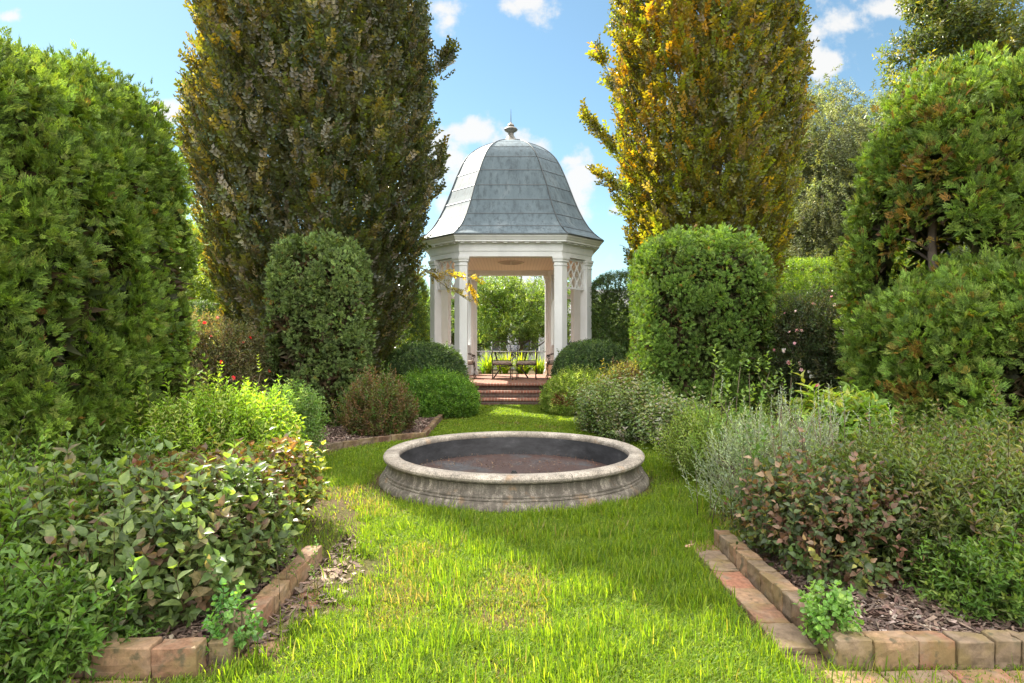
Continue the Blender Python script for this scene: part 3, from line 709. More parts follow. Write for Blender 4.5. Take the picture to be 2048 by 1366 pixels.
def brick_wall_mat(name, c1, c2, mortar, sc=1.0, floor=False, bw=.215, rh=.07):
    m, t, b, o = newmat(name)
    tcn = t.nodes.new('ShaderNodeTexCoord'); sp = t.nodes.new('ShaderNodeSeparateXYZ'); t.links.new(tcn.outputs['Object'], sp.inputs[0])
    cb = t.nodes.new('ShaderNodeCombineXYZ')
    if floor:
        t.links.new(sp.outputs['X'], cb.inputs[0]); t.links.new(sp.outputs['Y'], cb.inputs[1])
    else:
        ad = t.nodes.new('ShaderNodeMath'); ad.operation = 'ADD'; t.links.new(sp.outputs['X'], ad.inputs[0]); t.links.new(sp.outputs['Y'], ad.inputs[1])
        t.links.new(ad.outputs[0], cb.inputs[0]); t.links.new(sp.outputs['Z'], cb.inputs[1])
    br = t.nodes.new('ShaderNodeTexBrick'); t.links.new(cb.outputs[0], br.inputs['Vector'])
    br.inputs['Scale'].default_value = 1; br.inputs['Brick Width'].default_value = bw; br.inputs['Row Height'].default_value = rh; br.inputs['Mortar Size'].default_value = .006
    br.inputs['Color1'].default_value = (*c1, 1); br.inputs['Color2'].default_value = (*c2, 1); br.inputs['Mortar'].default_value = (*mortar, 1)
    n = noise(t, 18, 5, .7)
    c = mixc(t, 1, br.outputs['Color'], ramp(t, n, [(.3, (.5, .5, .5)), (.7, (1.3, 1.3, 1.3))]), 'MULTIPLY')
    c = mixc(t, ramp(t, noise(t, 4, 5), [(.55, (0, 0, 0)), (.72, (.5, .5, .5))]), c, (.20, .17, .14))
    t.links.new(c, b.inputs['Base Color']); b.inputs['Roughness'].default_value = .85; bump(t, b, br.outputs['Fac'], -.4, .004)
    return m
M_bwall = brick_wall_mat('brick_riser', (.085, .055, .045), (.14, .08, .06), (.15, .13, .11))
M_bfloor = brick_wall_mat('brick_paving', (.36, .16, .10), (.28, .12, .08), (.30, .24, .19), floor=True, bw=.2, rh=.1)
M_nose = brick_wall_mat('brick_nosing', (.36, .15, .10), (.27, .11, .075), (.40, .34, .28), floor=True, bw=.075, rh=.6)
MB().loft([octo(.16, 0), octo(.16, FL - .062)]).build('plinth', M_bwall, gz)
MB().loft([octo(.18, FL - .06), octo(.18, FL)]).build('floor', M_bfloor, gz, bev=.015)
# steps
st = MB(); ns = MB(); yf = -(GB + .18)
for k in (1, 2):
    d = .30 * k; z = FL - .16 * k
    st.box((0, yf - d / 2 + .015, (z - .06) / 2), (1.70, d, z - .062)); ns.box((0, yf - d / 2 - .006, z - .03), (1.74, d + .0, .058))
st.build('steps', M_bwall, gz); ns.build('step_treads', M_nose, gz, bev=.02)
ns = MB(); ns.box((0, yf - .01, FL - .028), (1.9, .16, .060)); ns.build('floor_nosing', M_nose, gz, bev=.022)
# columns
H0, H1 = FL, 3.56
OV = octo(0, 0)
def colpoly(i, off, w_=.27, th=.22):
    V0 = Vector(OV[i][:2]); A_ = Vector(OV[i - 1][:2]); B_ = Vector(OV[(i + 1) % 8][:2])
    d1 = (A_ - V0).normalized(); d2 = (B_ - V0).normalized()
    n1 = Vector((-d1.y, d1.x)); n2 = Vector((d2.y, -d2.x))      # outward normals for CCW octagon
    if n1.dot(V0) < 0: n1 = -n1
    if n2.dot(V0) < 0: n2 = -n2
    nb = (n1 + n2).normalized(); k_ = 1 / cos(radians(22.5))
    Vo = V0 + nb * off * k_; Vi = V0 - nb * (th + off) * k_
    pA = V0 + d1 * (w_ + off) + n1 * off; pAi = V0 + d1 * (w_ + off) - n1 * (th + off)
    pB = V0 + d2 * (w_ + off) + n2 * off; pBi = V0 + d2 * (w_ + off) - n2 * (th + off)
    return [pA, Vo, pB, pBi, Vi, pAi]
for i in range(8):
    def ring(off, z, w_=.19): return [(p.x, p.y, z) for p in colpoly(i, off, w_)]
    c = MB().loft([ring(0, H0 + .16), ring(0, H1 - .13)], False, False).build('column', M_white, gz)
    MB().loft([ring(.035, H0 - .002), ring(.035, H0 + .10), ring(.03, H0 + .11), ring(.012, H0 + .14), ring(.008, H0 + .165)]).build('base', M_white, c)
    MB().loft([ring(.006, H1 - .22), ring(.018, H1 - .215), ring(.018, H1 - .20), ring(.006, H1 - .195)]).build('necking', M_white, c)
    MB().loft([ring(.01, H1 - .135), ring(.03, H1 - .12), ring(.03, H1 - .08), ring(.045, H1 - .065), ring(.05, H1 - .04), ring(.05, H1 - .003)]).build('capital', M_white, c)
# entablature
prof = [(-.26, 3.56), (.005, 3.56), (.005, 3.672), (.022, 3.680), (.022, 3.70), (.028, 3.705), (.028, 3.85), (.05, 3.862), (.085, 3.885), (.195, 3.895), (.195, 3.93), (.215, 3.945), (.235, 3.98), (.262, 4.01), (.268, 4.045), (-.10, 4.06), (-.26, 4.06)]
MB().loft([octo(o_, z) for o_, z in prof], closed=True).build('entablature', M_white, gz)
mb = MB(); oo = octo(.125, 0)
for i in range(8):
    p0 = Vector(oo[i]); p1 = Vector(oo[(i + 1) % 8]); Lg = (p1 - p0).length; k = round(Lg / .27); a = atan2(p1.y - p0.y, p1.x - p0.x)
    for j in range(k):
        c = p0.lerp(p1, (j + .5) / k); MB().box((c.x, c.y, 3.880), (.10, .07, .028), a).build('dentil', M_white, gz)
# ceiling with round louvred vent
def bead_mat():
    m, t, b, o = newmat('beadboard')
    tcn = t.nodes.new('ShaderNodeTexCoord'); sp = t.nodes.new('ShaderNodeSeparateXYZ'); t.links.new(tcn.outputs['Object'], sp.inputs[0])
    wv = t.nodes.new('ShaderNodeTexWave'); wv.inputs['Scale'].default_value = 3.4; t.links.new(tcn.outputs['Object'], wv.inputs['Vector'])
    c = mixc(t, ramp(t, wv.outputs['Fac'], [(.0, (.5, .5, .5)), (.12, (0, 0, 0))]), (.78, .62, .50), (.50, .38, .30))
    t.links.new(c, b.inputs['Base Color']); b.inputs['Roughness'].default_value = .6
    return m
MB().loft([octo(-.258, 3.70), octo(-.258, 3.74)]).build('ceiling', bead_mat(), gz)
vt = MB().lathe([(.31, 3.698), (.31, 3.676), (.36, 3.676), (.37, 3.698)], 32, closed=True).build('ceiling_vent', M_peach, gz)
mb = MB(); mb.lathe([(.30, 3.695), (.01, 3.695)], 32)
mb.build('vent_backing', simple('vent_dark', (.10, .075, .06), .9), vt)
mb = MB()
for k in range(-5, 6):
    ww = sqrt(max(.02, .3 ** 2 - (k * .052) ** 2)); mb.box((0, k * .052, 3.686), (ww * 2, .022, .008))
mb.box((0, 0, 3.678), (.03, .6, .006)); mb.box((0, 0, 3.6835), (.6, .03, .006)); mb.build('vent_slats', M_peach, vt)
# lattice panels in the diagonal bays, low rails below
def bay(i):
    p0 = Vector(OV[i][:2]); p1 = Vector(OV[(i + 1) % 8][:2]); d = (p1 - p0).normalized(); n_ = Vector((d.y, -d.x))
    if n_.dot(p0) < 0: n_ = -n_
    return p0 + d * .19 - n_ * .11, p1 - d * .19 - n_ * .11, d, n_
for i in (1, 3, 5, 7):
    p0, p1, d, n_ = bay(i); W_ = (p1 - p0).length; z0, z1 = 2.80, 3.54; a = atan2(d.y, d.x); c = (p0 + p1) / 2
    fr = MB(); fr.box((c.x, c.y, z0 + .02), (W_, .05, .045), a); fr.box((c.x, c.y, z1 - .01), (W_, .05, .04), a)
    for s_ in (-1, 1):
        q = c + d * s_ * (W_ / 2 - .018); fr.box((q.x, q.y, (z0 + z1) / 2 + .006), (.035, .046, z1 - z0 - .074), a)
    fo = fr.build('lattice_panel', M_white, gz)
    lt = MB(); H_ = z1 - z0 - .07; iw = W_ - .07; zc = (z0 + z1) / 2
    from mathutils import Euler
    for s_ in (-1, 1):
        for k in range(-4, 5):
            # clipped diagonal strips
            off = k * .235; pts = []
            # line x = s*(z)*.62 + off within rectangle
            zz = np.linspace(-H_ / 2, H_ / 2, 60); xx = s_ * zz * .62 + off; ok = np.abs(xx) < iw / 2
            if ok.sum() < 3: continue
            xa, xb, za, zb = xx[ok][0], xx[ok][-1], zz[ok][0], zz[ok][-1]
            q0 = c + d * xa + n_ * (.006 * s_); q1 = c + d * xb + n_ * (.006 * s_)
            hw = d * .025; tn = n_ * .005
            v = []
            for q, z in ((q0, zc + za), (q1, zc + zb)):
                for (e, g_) in ((-1, -1), (1, -1), (1, 1), (-1, 1)):
                    r_ = q + hw * e + tn * g_; v.append((r_.x, r_.y, z))
            lt.add(v, [(0, 1, 5, 4), (1, 2, 6, 5), (2, 3, 7, 6), (3, 0, 4, 7), (0, 3, 2, 1), (4, 5, 6, 7)])
    lt.build('lattice', M_white, fo)
    if i in (1, 7, 3, 5):
        r0 = MB().box((c.x, c.y, FL + .90), (W_, .09, .05), a).build('railing', M_white, gz); MB().box((c.x, c.y, FL + .08), (W_, .06, .05), a).build('bottom_rail', M_white, r0)
        bl = MB(); bl.box((c.x, c.y, FL + .49), (W_, .02, .78), a)
        for s_ in (-1, 0, 1):
            q = c + d * s_ * (W_ / 2 - .035); bl.box((q.x, q.y, FL + .49), (.05, .036, .766), a)
        bl.build('panel', M_white, r0)
# bell roof
pz = np.array([4.06, 4.10, 4.20, 4.43, 4.68, 4.93, 5.20, 5.47, 5.82, 6.17, 6.40, 6.58, 6.77, 6.90, 7.00, 7.06])
pb = np.array([2.365, 2.33, 2.20, 2.013, 1.873, 1.759, 1.655, 1.562, 1.445, 1.311, 1.195, 1.05, .82, .58, .34, .12])
def bat(z): return float(np.interp(z, pz, pb))
def rr(b, z): return octv(b, b * (.577 - .075 * min(1, max(0, (z - 5.4) / 1.4))), z)
def roof_mat():
    m, t, b, o = newmat('lead_grey_roof')
    n = noise(t, 2.0, 6, .65, stretch=(1, 1, .45)); n2 = noise(t, 9, 5, .7, stretch=(1.2, 1.2, .12)); n3 = noise(t, 28, 3, .6)
    c = ramp(t, n, [(.3, (.085, .125, .155)), (.55, (.135, .185, .22)), (.75, (.22, .265, .295))])
    c = mixc(t, ramp(t, n2, [(.48, (0, 0, 0)), (.66, (.75, .75, .75))]), c, (.05, .07, .085))
    c = mixc(t, ramp(t, n3, [(.70, (0, 0, 0)), (.76, (.6, .6, .6))]), c, (.04, .05, .05))
    t.links.new(c, b.inputs['Base Color']); b.inputs['Specular IOR Level'].default_value = .35
    t.links.new(ramp(t, n, [(.3, (.55, .55, .55)), (.7, (.7, .7, .7))]), b.inputs['Roughness'])
    return m
M_roof = roof_mat(); M_seam = simple('seam_metal', (.09, .105, .115), .5, .3)
zz = np.unique(np.concatenate([np.linspace(4.06, 7.07, 44), pz]))
# smooth the profile
zb = np.array([np.mean([bat(z + d_) for d_ in np.linspace(-.06, .06, 5)]) if 4.12 < z < 6.95 else bat(z) for z in zz])
MB().loft([rr(b_, z) for b_, z in zip(zb, zz)], False, True).build('roof', M_roof, gz)
def bs(z): return float(np.interp(z, zz, zb))
mb = MB()
for z in (4.31, 4.66, 5.045, 5.45, 5.87, 6.26, 6.60, 6.85):
    b0, b1 = bs(z - .014), bs(z + .012)
    mb.loft([rr(b0 - .01, z - .014), rr(b0 + .009, z - .014), rr(b1 + .007, z + .004), rr(b1 - .01, z + .008)], closed=True)
mb.loft([rr(2.34, 4.048), rr(2.385, 4.048), rr(2.385, 4.075), rr(2.34, 4.08)], closed=True)
mb.build('roof_seams', M_seam, gz)
mb = MB()
for i in range(8):
    mb.tube([rr(bs(z) + .004, z)[i] for z in zz], .017, 6)
mb.build('ridge_rolls', M_seam, gz, smooth=True)
fin = MB().lathe([(.30, 6.99), (.24, 7.07), (.14, 7.13), (.085, 7.22), (.075, 7.28), (.10, 7.32), (.17, 7.36), (.19, 7.39), (.16, 7.43), (.08, 7.47), (.095, 7.50), (.075, 7.54), (.03, 7.57), (.02, 7.60)], 24, cap1=True)
fo = fin.build('finial', simple('finial_lead', (.23, .22, .20), .5, .3, .3, 20), gz, autosmooth=True)
MB().tube([(0, 0, 7.58), (0, 0, 7.97)], .013, 6, .004).build('spike', M_seam, fo)
GZ0 = (GC[0], GC[1])
def gp_(x, y): return (GC[0] + x, GC[1] + y)

# ---- furniture under the roof
M_iron = simple('bronze_iron', (.07, .05, .04), .5, .4); M_cush = simple('taupe_cushion', (.34, .27, .22), .9, 0, .1, 30)
def scroll(c, r, turns, a0, plane='xz', sgn=1, n=26):
    pts = []
    for k in range(n):
        f = k / (n - 1); a = a0 + sgn * f * turns * 2 * pi; rr_ = r * (1 - .8 * f)
        u, v = rr_ * cos(a), rr_ * sin(a)
        pts.append((c[0] + u, c[1], c[2] + v) if plane == 'xz' else (c[0], c[1] + u, c[2] + v))
    return pts
def make_chair(loc, rz, label):
    t = thing('patio_chair', (loc[0], loc[1], FL), label, 'chair', 'iron chairs around the gazebo table', rz)
    # chair faces -Y
    cu = MB(); cu.box((0, -.01, .445), (.50, .48, .09)); cu.build('seat', M_cush, t, bev=.03)
    f = MB(); f.tube([(-.26, -.25, .39), (.26, -.25, .39), (.26, .25, .39), (-.26, .25, .39), (-.26, -.25, .39)], .011)
    f.tube([(-.24, -.255, .38), (-.12, -.255, .31), (0, -.255, .37), (.12, -.255, .31), (.24, -.255, .38)], .008)
    f.tube([(-.24, -.257, .42), (-.12, -.257, .455), (0, -.257, .40), (.12, -.257, .455), (.24, -.257, .42)], .006)
    f.build('seat_frame', M_iron, t, smooth=True)
    for sx in (-1, 1):
        MB().tube([(sx * .26, -.25, .42), (sx * .27, -.27, .25), (sx * .255, -.25, .1), (sx * .275, -.29, 0)], .014, 6).build('leg', M_iron, t, smooth=True)
        MB().tube([(sx * .26, .25, .42), (sx * .25, .27, .22), (sx * .24, .34, 0)], .014, 6).build('leg', M_iron, t, smooth=True)
        ar = MB(); ar.tube([(sx * .27, .27, .66), (sx * .29, .05, .69), (sx * .29, -.15, .67), (sx * .28, -.27, .60)], .012, 6)
        ar.tube(scroll((sx * .28, -.22, .59), .055, 1.4, pi / 2, 'yz'), .008, 5)
        ar.tube([(sx * .27, -.20, .56), (sx * .27, -.22, .48), (sx * .26, -.25, .40)], .01, 6)
        ar.build('armrest', M_iron, t, smooth=True)
    bk = MB(); bk.tube([(-.25, .25, .40), (-.26, .31, .7), (-.24, .36, .92), (-.14, .38, 1.0), (0, .385, 1.03), (.14, .38, 1.0), (.24, .36, .92), (.26, .31, .7), (.25, .25, .40)], .012, 6)
    for sx in (-1, 1):
        bk.tube(scroll((sx * .10, .35, .86), .085, 1.3, pi / 2 - sx * .4, 'xz', -sx), .008, 5)
        bk.tube([(sx * .03, .28, .50), (sx * .09, .31, .66), (sx * .03, .345, .80), (sx * .10, .36, .95)], .008, 5)
    bk.tube([(-.25, .27, .50), (.25, .27, .50)], .009, 5)
    bk.build('backrest', M_iron, t, smooth=True)
    return t
make_chair(gp_(-.24, -.55), .05, 'bronze iron armchair with taupe cushion facing the steps, left of the two before the table')
make_chair(gp_(.42, -.55), -.05, 'bronze iron armchair with taupe cushion facing the steps, right of the two before the table')
make_chair(gp_(-1.27, -.1), pi / 2, 'bronze iron armchair turned sideways at the left end of the table')
make_chair(gp_(1.27, -.1), -pi / 2, 'bronze iron armchair turned sideways at the right end of the table')
tb = thing('patio_table', (*gp_(0, .22), FL), 'long iron patio table with thin grey top in the middle of the gazebo', 'table')
tt_ = MB(); tt_.loft([[(x * sx_, y * sx_, z) for x, y in [(.98 * cos(a) * (abs(cos(a)) ** -.4 if abs(cos(a)) > .05 else 1) if False else .98 * np.sign(cos(a)) * abs(cos(a)) ** .5, .48 * np.sign(sin(a)) * abs(sin(a)) ** .5) for a in np.linspace(0, 2 * pi, 48, endpoint=False)]] for z, sx_ in ((.725, .99), (.735, 1.0), (.745, .99))])
tt_.build('tabletop', simple('stone_top', (.42, .40, .38), .35), tb)
for sx in (-1, 1):
    for sy in (-1, 1):
        MB().tube([(sx * .45, sy * .12, .72), (sx * .38, sy * .13, .45), (sx * .30, sy * .16, .25), (sx * .48, sy * .30, .0)], .018, 6).build('leg', M_iron, tb, smooth=True)
MB().tube([(-.33, 0, .3), (0, 0, .34), (.33, 0, .3)], .012).build('stretcher', M_iron, tb, smooth=True)
def china():
    m, t, b, o = newmat('blue_white_china')
    v = t.nodes.new('ShaderNodeTexVoronoi'); v.inputs['Scale'].default_value = 22; tcn = t.nodes.new('ShaderNodeTexCoord'); t.links.new(tcn.outputs['Object'], v.inputs['Vector'])
    t.links.new(ramp(t, v.outputs['Distance'], [(.2, (.03, .06, .20)), (.45, (.55, .58, .62)), (.6, (.6, .62, .65))]), b.inputs['Base Color']); b.inputs['Roughness'].default_value = .2
    return m
bx, by = gp_(.06, .2)
bw = MB().lathe([(.10, 0), (.14, .01), (.175, .06), (.185, .12), (.18, .165), (.19, .175), (.175, .178), (.165, .16), (.165, .10), (.12, .03), (.01, .025)], 32).build('porcelain_bowl', china(), origin=None, autosmooth=True)
bw.location = (bx, by, FL + .746); tag(bw, 'blue and white porcelain bowl standing on the gazebo table', 'bowl')
ps = MB().lathe([(.10, 0), (.115, .02), (.095, .06), (.085, .30), (.11, .36), (.125, .38), (.11, .40)], 20, cap1=True).build('plant_stand', simple('cream_ceramic', (.62, .48, .32), .5), autosmooth=True)
ps.location = (*gp_(1.13, 1.2), FL); tag(ps, 'small cream pedestal on the gazebo floor beside the right rear column', 'pedestal')

# daylilies / ornamental grass in pots along the far edge
M_pot = simple('terracotta_dark', (.10, .06, .05), .8)
LILY = [t_blades(14, .045, .9) for _ in range(3)]
for k, (x, lbl) in enumerate([(-.78, 'yellow green arching grass plant in dark pot, leftmost behind the table'), (-.25, 'yellow green arching grass plant in dark pot behind the left chair'), (.38, 'yellow green arching grass plant in dark pot behind the right chair'), (.92, 'yellow green arching grass plant in dark pot beside the right rear column')]):
    px_, py_ = gp_(x, 2.75)
    r_ = thing('potted_grass', (px_, py_, .05), lbl, 'potted plant', 'potted grasses behind the gazebo')
    pt = MB().lathe([(.13, 0), (.15, .02), (.19, .30), (.21, .32), (.21, .36), (.18, .36), (.17, .30)], 20, cap1=True).build('pot', M_pot, r_, autosmooth=True)
    m = 12; po = np.c_[rng.uniform(-.12, .12, m), rng.uniform(-.12, .12, m), np.full(m, .32)]
    V, F, C = scatter(LILY, po, np.array([0, 0, 1.0]) + rdir(m) * .25, rdir(m), rng.uniform(.65, 1.0, m), palette(m, [(.22, .30, .03), (.30, .34, .03), (.14, .24, .03)]))
    tri_obj('leaves', V, F, M_grass, C, r_)

# ================================================================== CLIPPED EVERGREENS
YEWT = SPRAY
COLT = [t_spray(3, .10, True) for _ in range(6)]
arborvitae('clipped_evergreen', (-3.33, 10.6, 1.5), (.68, .75, 1.62), 'tall clipped grey green evergreen column left of the gazebo', 520, 48, .074, (.12, .17), G_YEW, temps=COLT, pw=5.0, lump=.11, seed=4, taper=.03, tips=10, trunks=[(-3.5, 10.6, 1.5, .05), (-3.0, 10.5, 1.4, .05)], cat='evergreen', toplump=.12)
# tall tuft on its crown
arborvitae('clipped_evergreen', (3.2, 10.4, 1.5), (.93, .88, 1.58), 'broad clipped bright green evergreen column right of the gazebo with ragged top', 640, 50, .076, (.13, .18), [(.105, .185, .035), (.135, .22, .045), (.16, .26, .055), (.075, .14, .03), (.20, .30, .08)], temps=COLT, pw=6.0, lump=.11, seed=6, taper=.0, tips=44, trunks=[(2.9, 10.4, 1.6, .05), (3.9, 10.2, 2.6, .05)], cat='evergreen', toplump=.2,
           holes=[((4.02, 9.7, 1.35), (.10, .5, .30))])
BOX = [t_shoot(7, .5, .3, spread=85, stem=0, droop=.05) for _ in range(4)]
G_BOX = [(.045, .09, .028), (.07, .125, .035), (.03, .055, .02), (.11, .17, .05)]
shrub('boxwood_ball', (-1.93, 13.35, .55), (.93, .85, .88), 'dark green clipped boxwood dome left of the gazebo steps', 9000, BOX, .085, G_BOX, pw=2.3, lump=.03, up=.2, jit=.6, stray=.01, brv=.35, group='clipped boxwood domes by the steps', seed=21, stems=6)
shrub('boxwood_ball', (1.80, 13.35, .58), (.90, .85, .92), 'dark green clipped boxwood dome right of the gazebo steps', 9000, BOX, .085, G_BOX, pw=2.3, lump=.03, up=.2, jit=.6, stray=.01, brv=.35, group='clipped boxwood domes by the steps', seed=22, stems=6)
LOW = [t_shoot(7, .45, .16, spread=60, stem=.01) for _ in range(4)]
shrub('mounded_shrub', (-1.55, 11.9, .22), (.86, .80, .60), 'bright green spreading evergreen mound in front of the left boxwood dome', 6500, LOW, .11, [(.09, .19, .025), (.12, .24, .03), (.17, .29, .04), (.06, .14, .02)], lump=.07, up=.5, seed=23)
shrub('mounded_shrub', (1.42, 12.3, .24), (.76, .75, .58), 'yellow green spreading mound with brown bare hollow in front of the right boxwood dome', 5200, LOW, .11, [(.19, .28, .04), (.26, .34, .07), (.14, .22, .04), (.30, .35, .12)], lump=.08, up=.5, seed=24,
      zones=[(P(1128, 800, 11.6), (.22, .5, .12), [(.25, .12, .05), (.18, .08, .04)])])
TW = [t_shoot(8, .34, .11, spread=55, stem=.012) for _ in range(4)]
shrub('russet_shrub', (-2.02, 9.3, .26), (.46, .46, .48), 'low russet brown and green twiggy shrub behind the fountain on the left', 2600, TW, .15, [(.10, .13, .035), (.14, .09, .05), (.18, .10, .06), (.08, .15, .03), (.12, .10, .05)], lump=.25, stray=.35, up=.8, seed=25, stems=24, layers=(1.0, .75))
MINT = [t_shoot(8, .3, .16, opp=True, spread=65, stem=.01) for _ in range(4)]
G_CAT = [(.16, .21, .11), (.20, .24, .14), (.11, .17, .07), (.28, .25, .22), (.14, .20, .06)]
for (c, r_, lb) in [((1.50, 9.6, .15), (.40, .5, .42), 'grey green catmint mound beside the path behind the fountain, nearest the steps'),
                    ((1.85, 8.85, .12), (.42, .45, .40), 'grey green flowering catmint mound behind the right rim of the fountain'),
                    ((2.35, 8.25, .12), (.40, .42, .38), 'grey green catmint mound behind the iris leaves on the right')]:
    shrub('catmint', c, r_, lb, 1500, MINT, .19, G_CAT, stray=.6, lump=.3, up=1.5, jit=.6, group='catmint mounds', seed=int(c[0] * 40), stems=20, cat='plant', layers=(1.0, .8, .55))
shrub('rose_bush', (2.05, 10.3, .45), (.62, .5, .52), 'dark leggy rose bush with yellow tinged leaves between the mound and the clipped evergreen', 2000, TW, .16, [(.07, .075, .04), (.17, .17, .04), (.11, .12, .05), (.25, .22, .05), (.12, .07, .05)], lump=.16, up=.8, jit=.8, seed=28, stems=30, layers=(1.0, .7))

# ================================================================== COPPER BEECHES
def beech(name, cx, cy_, prof, label, pal, wts, shoots, seed, sx=1.0, spurs=(), edgecol=None, H=15.5, stemn=46, lean=0):
    root = thing(name, (cx, cy_, 0), label, 'tree')
    hz = np.array([p_[0] for p_ in prof]); hr = np.array([p_[1] for p_ in prof])
    def R_(z): return np.interp(z, hz, hr)
    m = shoots * 4; z = rng.uniform(hz[0], H, m); a = rng.uniform(0, 2 * pi, m)
    keep = rng.random(m) < R_(z) / hr.max(); z, a = z[keep], a[keep]
    # fewer on the far side
    keep = (np.sin(a) < .35) | (rng.random(len(a)) < .45); z, a = z[keep][:shoots], a[keep][:shoots]; n = len(z)
    dr = np.c_[np.cos(a), np.sin(a), np.zeros(n)]
    lump = fbm(np.c_[dr[:, :2] * 3.2, z * .42], seed, 3) - .5
    depth = rng.random(n) ** 1.6
    r = R_(z) * (1 + lump * .42) * (1 - .42 * depth)
    pos = np.c_[cx + dr[:, 0] * r * np.where(dr[:, 0] > 0, sx, 1), cy_ + dr[:, 1] * r, z]
    # open gaps between the upright limbs
    gap = fbm(np.c_[pos[:, 0] * 1.5, pos[:, 1] * 1.5, pos[:, 2] * .45], seed + 40, 3)
    keep = (gap > .38) | (rng.random(n) < .45); pos, dr, gap = pos[keep], dr[keep], gap[keep]; n = len(pos)
    D = nrm(dr * .55 + np.array([0, 0, 1.0]) + rdir(n) * .5); Nn = nrm(dr + rdir(n) * .6)
    C = palette(n, pal, wts, .25) * (.75 + .6 * fbm(pos * 1.3, seed + 7))[:, None]
    if edgecol:      # sunlit glow put into the leaf colour, mostly on upper and western outer twigs
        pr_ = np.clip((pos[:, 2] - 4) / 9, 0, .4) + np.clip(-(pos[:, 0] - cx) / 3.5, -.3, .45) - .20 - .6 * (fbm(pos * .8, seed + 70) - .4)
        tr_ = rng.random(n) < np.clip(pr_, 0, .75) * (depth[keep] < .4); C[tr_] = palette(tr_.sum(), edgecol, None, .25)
    parts = [scatter(BEECH, pos, D, Nn, rng.uniform(.21, .38, n), C, (.13, .10, .07))]
    for (p0, p1, k, spread, *sp_) in spurs:
        f = rng.random(k); pp = np.array(p0)[None] * (1 - f)[:, None] + np.array(p1)[None] * f[:, None] + rdir(k) * (spread * (1.1 - f))[:, None]
        dd = nrm(np.array(p1) - np.array(p0)); parts.append(scatter(BEECH, pp, dd + rdir(k) * .6, rdir(k), rng.uniform(.22, .36, k) * (.6 if sp_ else 1), palette(k, sp_[0] if sp_ else pal, None if sp_ else wts, .25), (.13, .10, .07)))
    V, F, C = join(parts); tri_obj('crown', V, F, M_beech, C, root, (cx, cy_, 0))
    mb = MB()
    mb.tube([(cx, cy_, 0), (cx + .03, cy_, .5), (cx, cy_, 1.2)], .22, 10, .17)
    for k in range(stemn):
        a = 2 * pi * (k + rng.random()) / stemn; f = rng.uniform(.2, .72); h = rng.uniform(6, H * .85)
        pts = []
        for q in np.linspace(0, 1, 9):
            zq = .6 + (h - .6) * q; rq = min(R_(zq) * f, .1 + zq * .55 * f + .0) * (1 if q > 0 else .3)
            wob = .12 * sin(q * 9 + k)
            pts.append((cx + cos(a) * (rq + wob * q) * sx, cy_ + sin(a) * (rq + wob * q), zq))
        mb.tube(pts, .055, 6, .012)
        for j in range(5):
            b0 = pts[rng.integers(2, 8)]; ln = rng.uniform(.5, 1.1); a2 = a + rng.uniform(-.8, .8)
            mb.tube([b0, (b0[0] + cos(a2) * ln * .25, b0[1] + sin(a2) * ln * .25, b0[2] + ln * .5), (b0[0] + cos(a2) * ln * .45, b0[1] + sin(a2) * ln * .45, b0[2] + ln)], .014, 4, .004)
    for (p0, p1, k, spread, *_s) in spurs: mb.tube([tuple(p0), tuple((np.array(p0) + np.array(p1)) / 2 + np.array([0, 0, -.05])), tuple(p1)], .012, 5, .004)
    mb.build('trunk', simple('beech_bark', (.13, .11, .09), .8, 0, .25, 9), root, origin=(cx, cy_, 0), smooth=True)
    return root
PB = [(.050, .056, .028), (.064, .072, .030), (.060, .082, .028), (.10, .092, .065), (.13, .11, .03), (.17, .16, .13), (.036, .052, .028)]
cyl, cxl = 12.9, -4.15; YB = [(.40, .32, .03), (.34, .32, .04), (.22, .18, .03)]
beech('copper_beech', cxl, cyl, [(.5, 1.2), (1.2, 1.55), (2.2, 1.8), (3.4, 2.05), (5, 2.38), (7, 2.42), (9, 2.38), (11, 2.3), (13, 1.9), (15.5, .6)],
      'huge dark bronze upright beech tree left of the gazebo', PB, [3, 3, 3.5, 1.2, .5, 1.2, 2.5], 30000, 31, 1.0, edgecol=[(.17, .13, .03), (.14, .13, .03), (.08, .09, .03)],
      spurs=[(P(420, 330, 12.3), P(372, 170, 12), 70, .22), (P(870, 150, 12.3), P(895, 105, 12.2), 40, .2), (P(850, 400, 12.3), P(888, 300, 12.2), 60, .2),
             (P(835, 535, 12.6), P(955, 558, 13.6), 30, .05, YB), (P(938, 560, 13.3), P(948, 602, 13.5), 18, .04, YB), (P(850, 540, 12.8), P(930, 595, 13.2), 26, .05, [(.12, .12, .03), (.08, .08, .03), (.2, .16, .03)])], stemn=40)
PB2 = [(.075, .075, .02), (.13, .125, .02), (.20, .16, .02), (.12, .15, .022), (.27, .18, .025), (.06, .075, .022), (.12, .10, .06)]
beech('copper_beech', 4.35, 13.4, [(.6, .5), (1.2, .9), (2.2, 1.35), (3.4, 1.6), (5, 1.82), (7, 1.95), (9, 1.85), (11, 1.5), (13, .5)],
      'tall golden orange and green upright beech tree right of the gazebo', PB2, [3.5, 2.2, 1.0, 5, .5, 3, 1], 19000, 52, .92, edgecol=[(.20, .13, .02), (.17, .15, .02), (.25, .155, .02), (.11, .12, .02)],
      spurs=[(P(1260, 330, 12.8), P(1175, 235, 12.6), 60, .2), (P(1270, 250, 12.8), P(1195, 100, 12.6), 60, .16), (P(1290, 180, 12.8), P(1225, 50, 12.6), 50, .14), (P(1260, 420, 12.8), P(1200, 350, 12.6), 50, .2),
             (P(1520, 220, 12.8), P(1590, 20, 12.6), 140, .35), (P(1550, 200, 12.8), P(1595, 110, 12.6), 60, .25)], stemn=34)

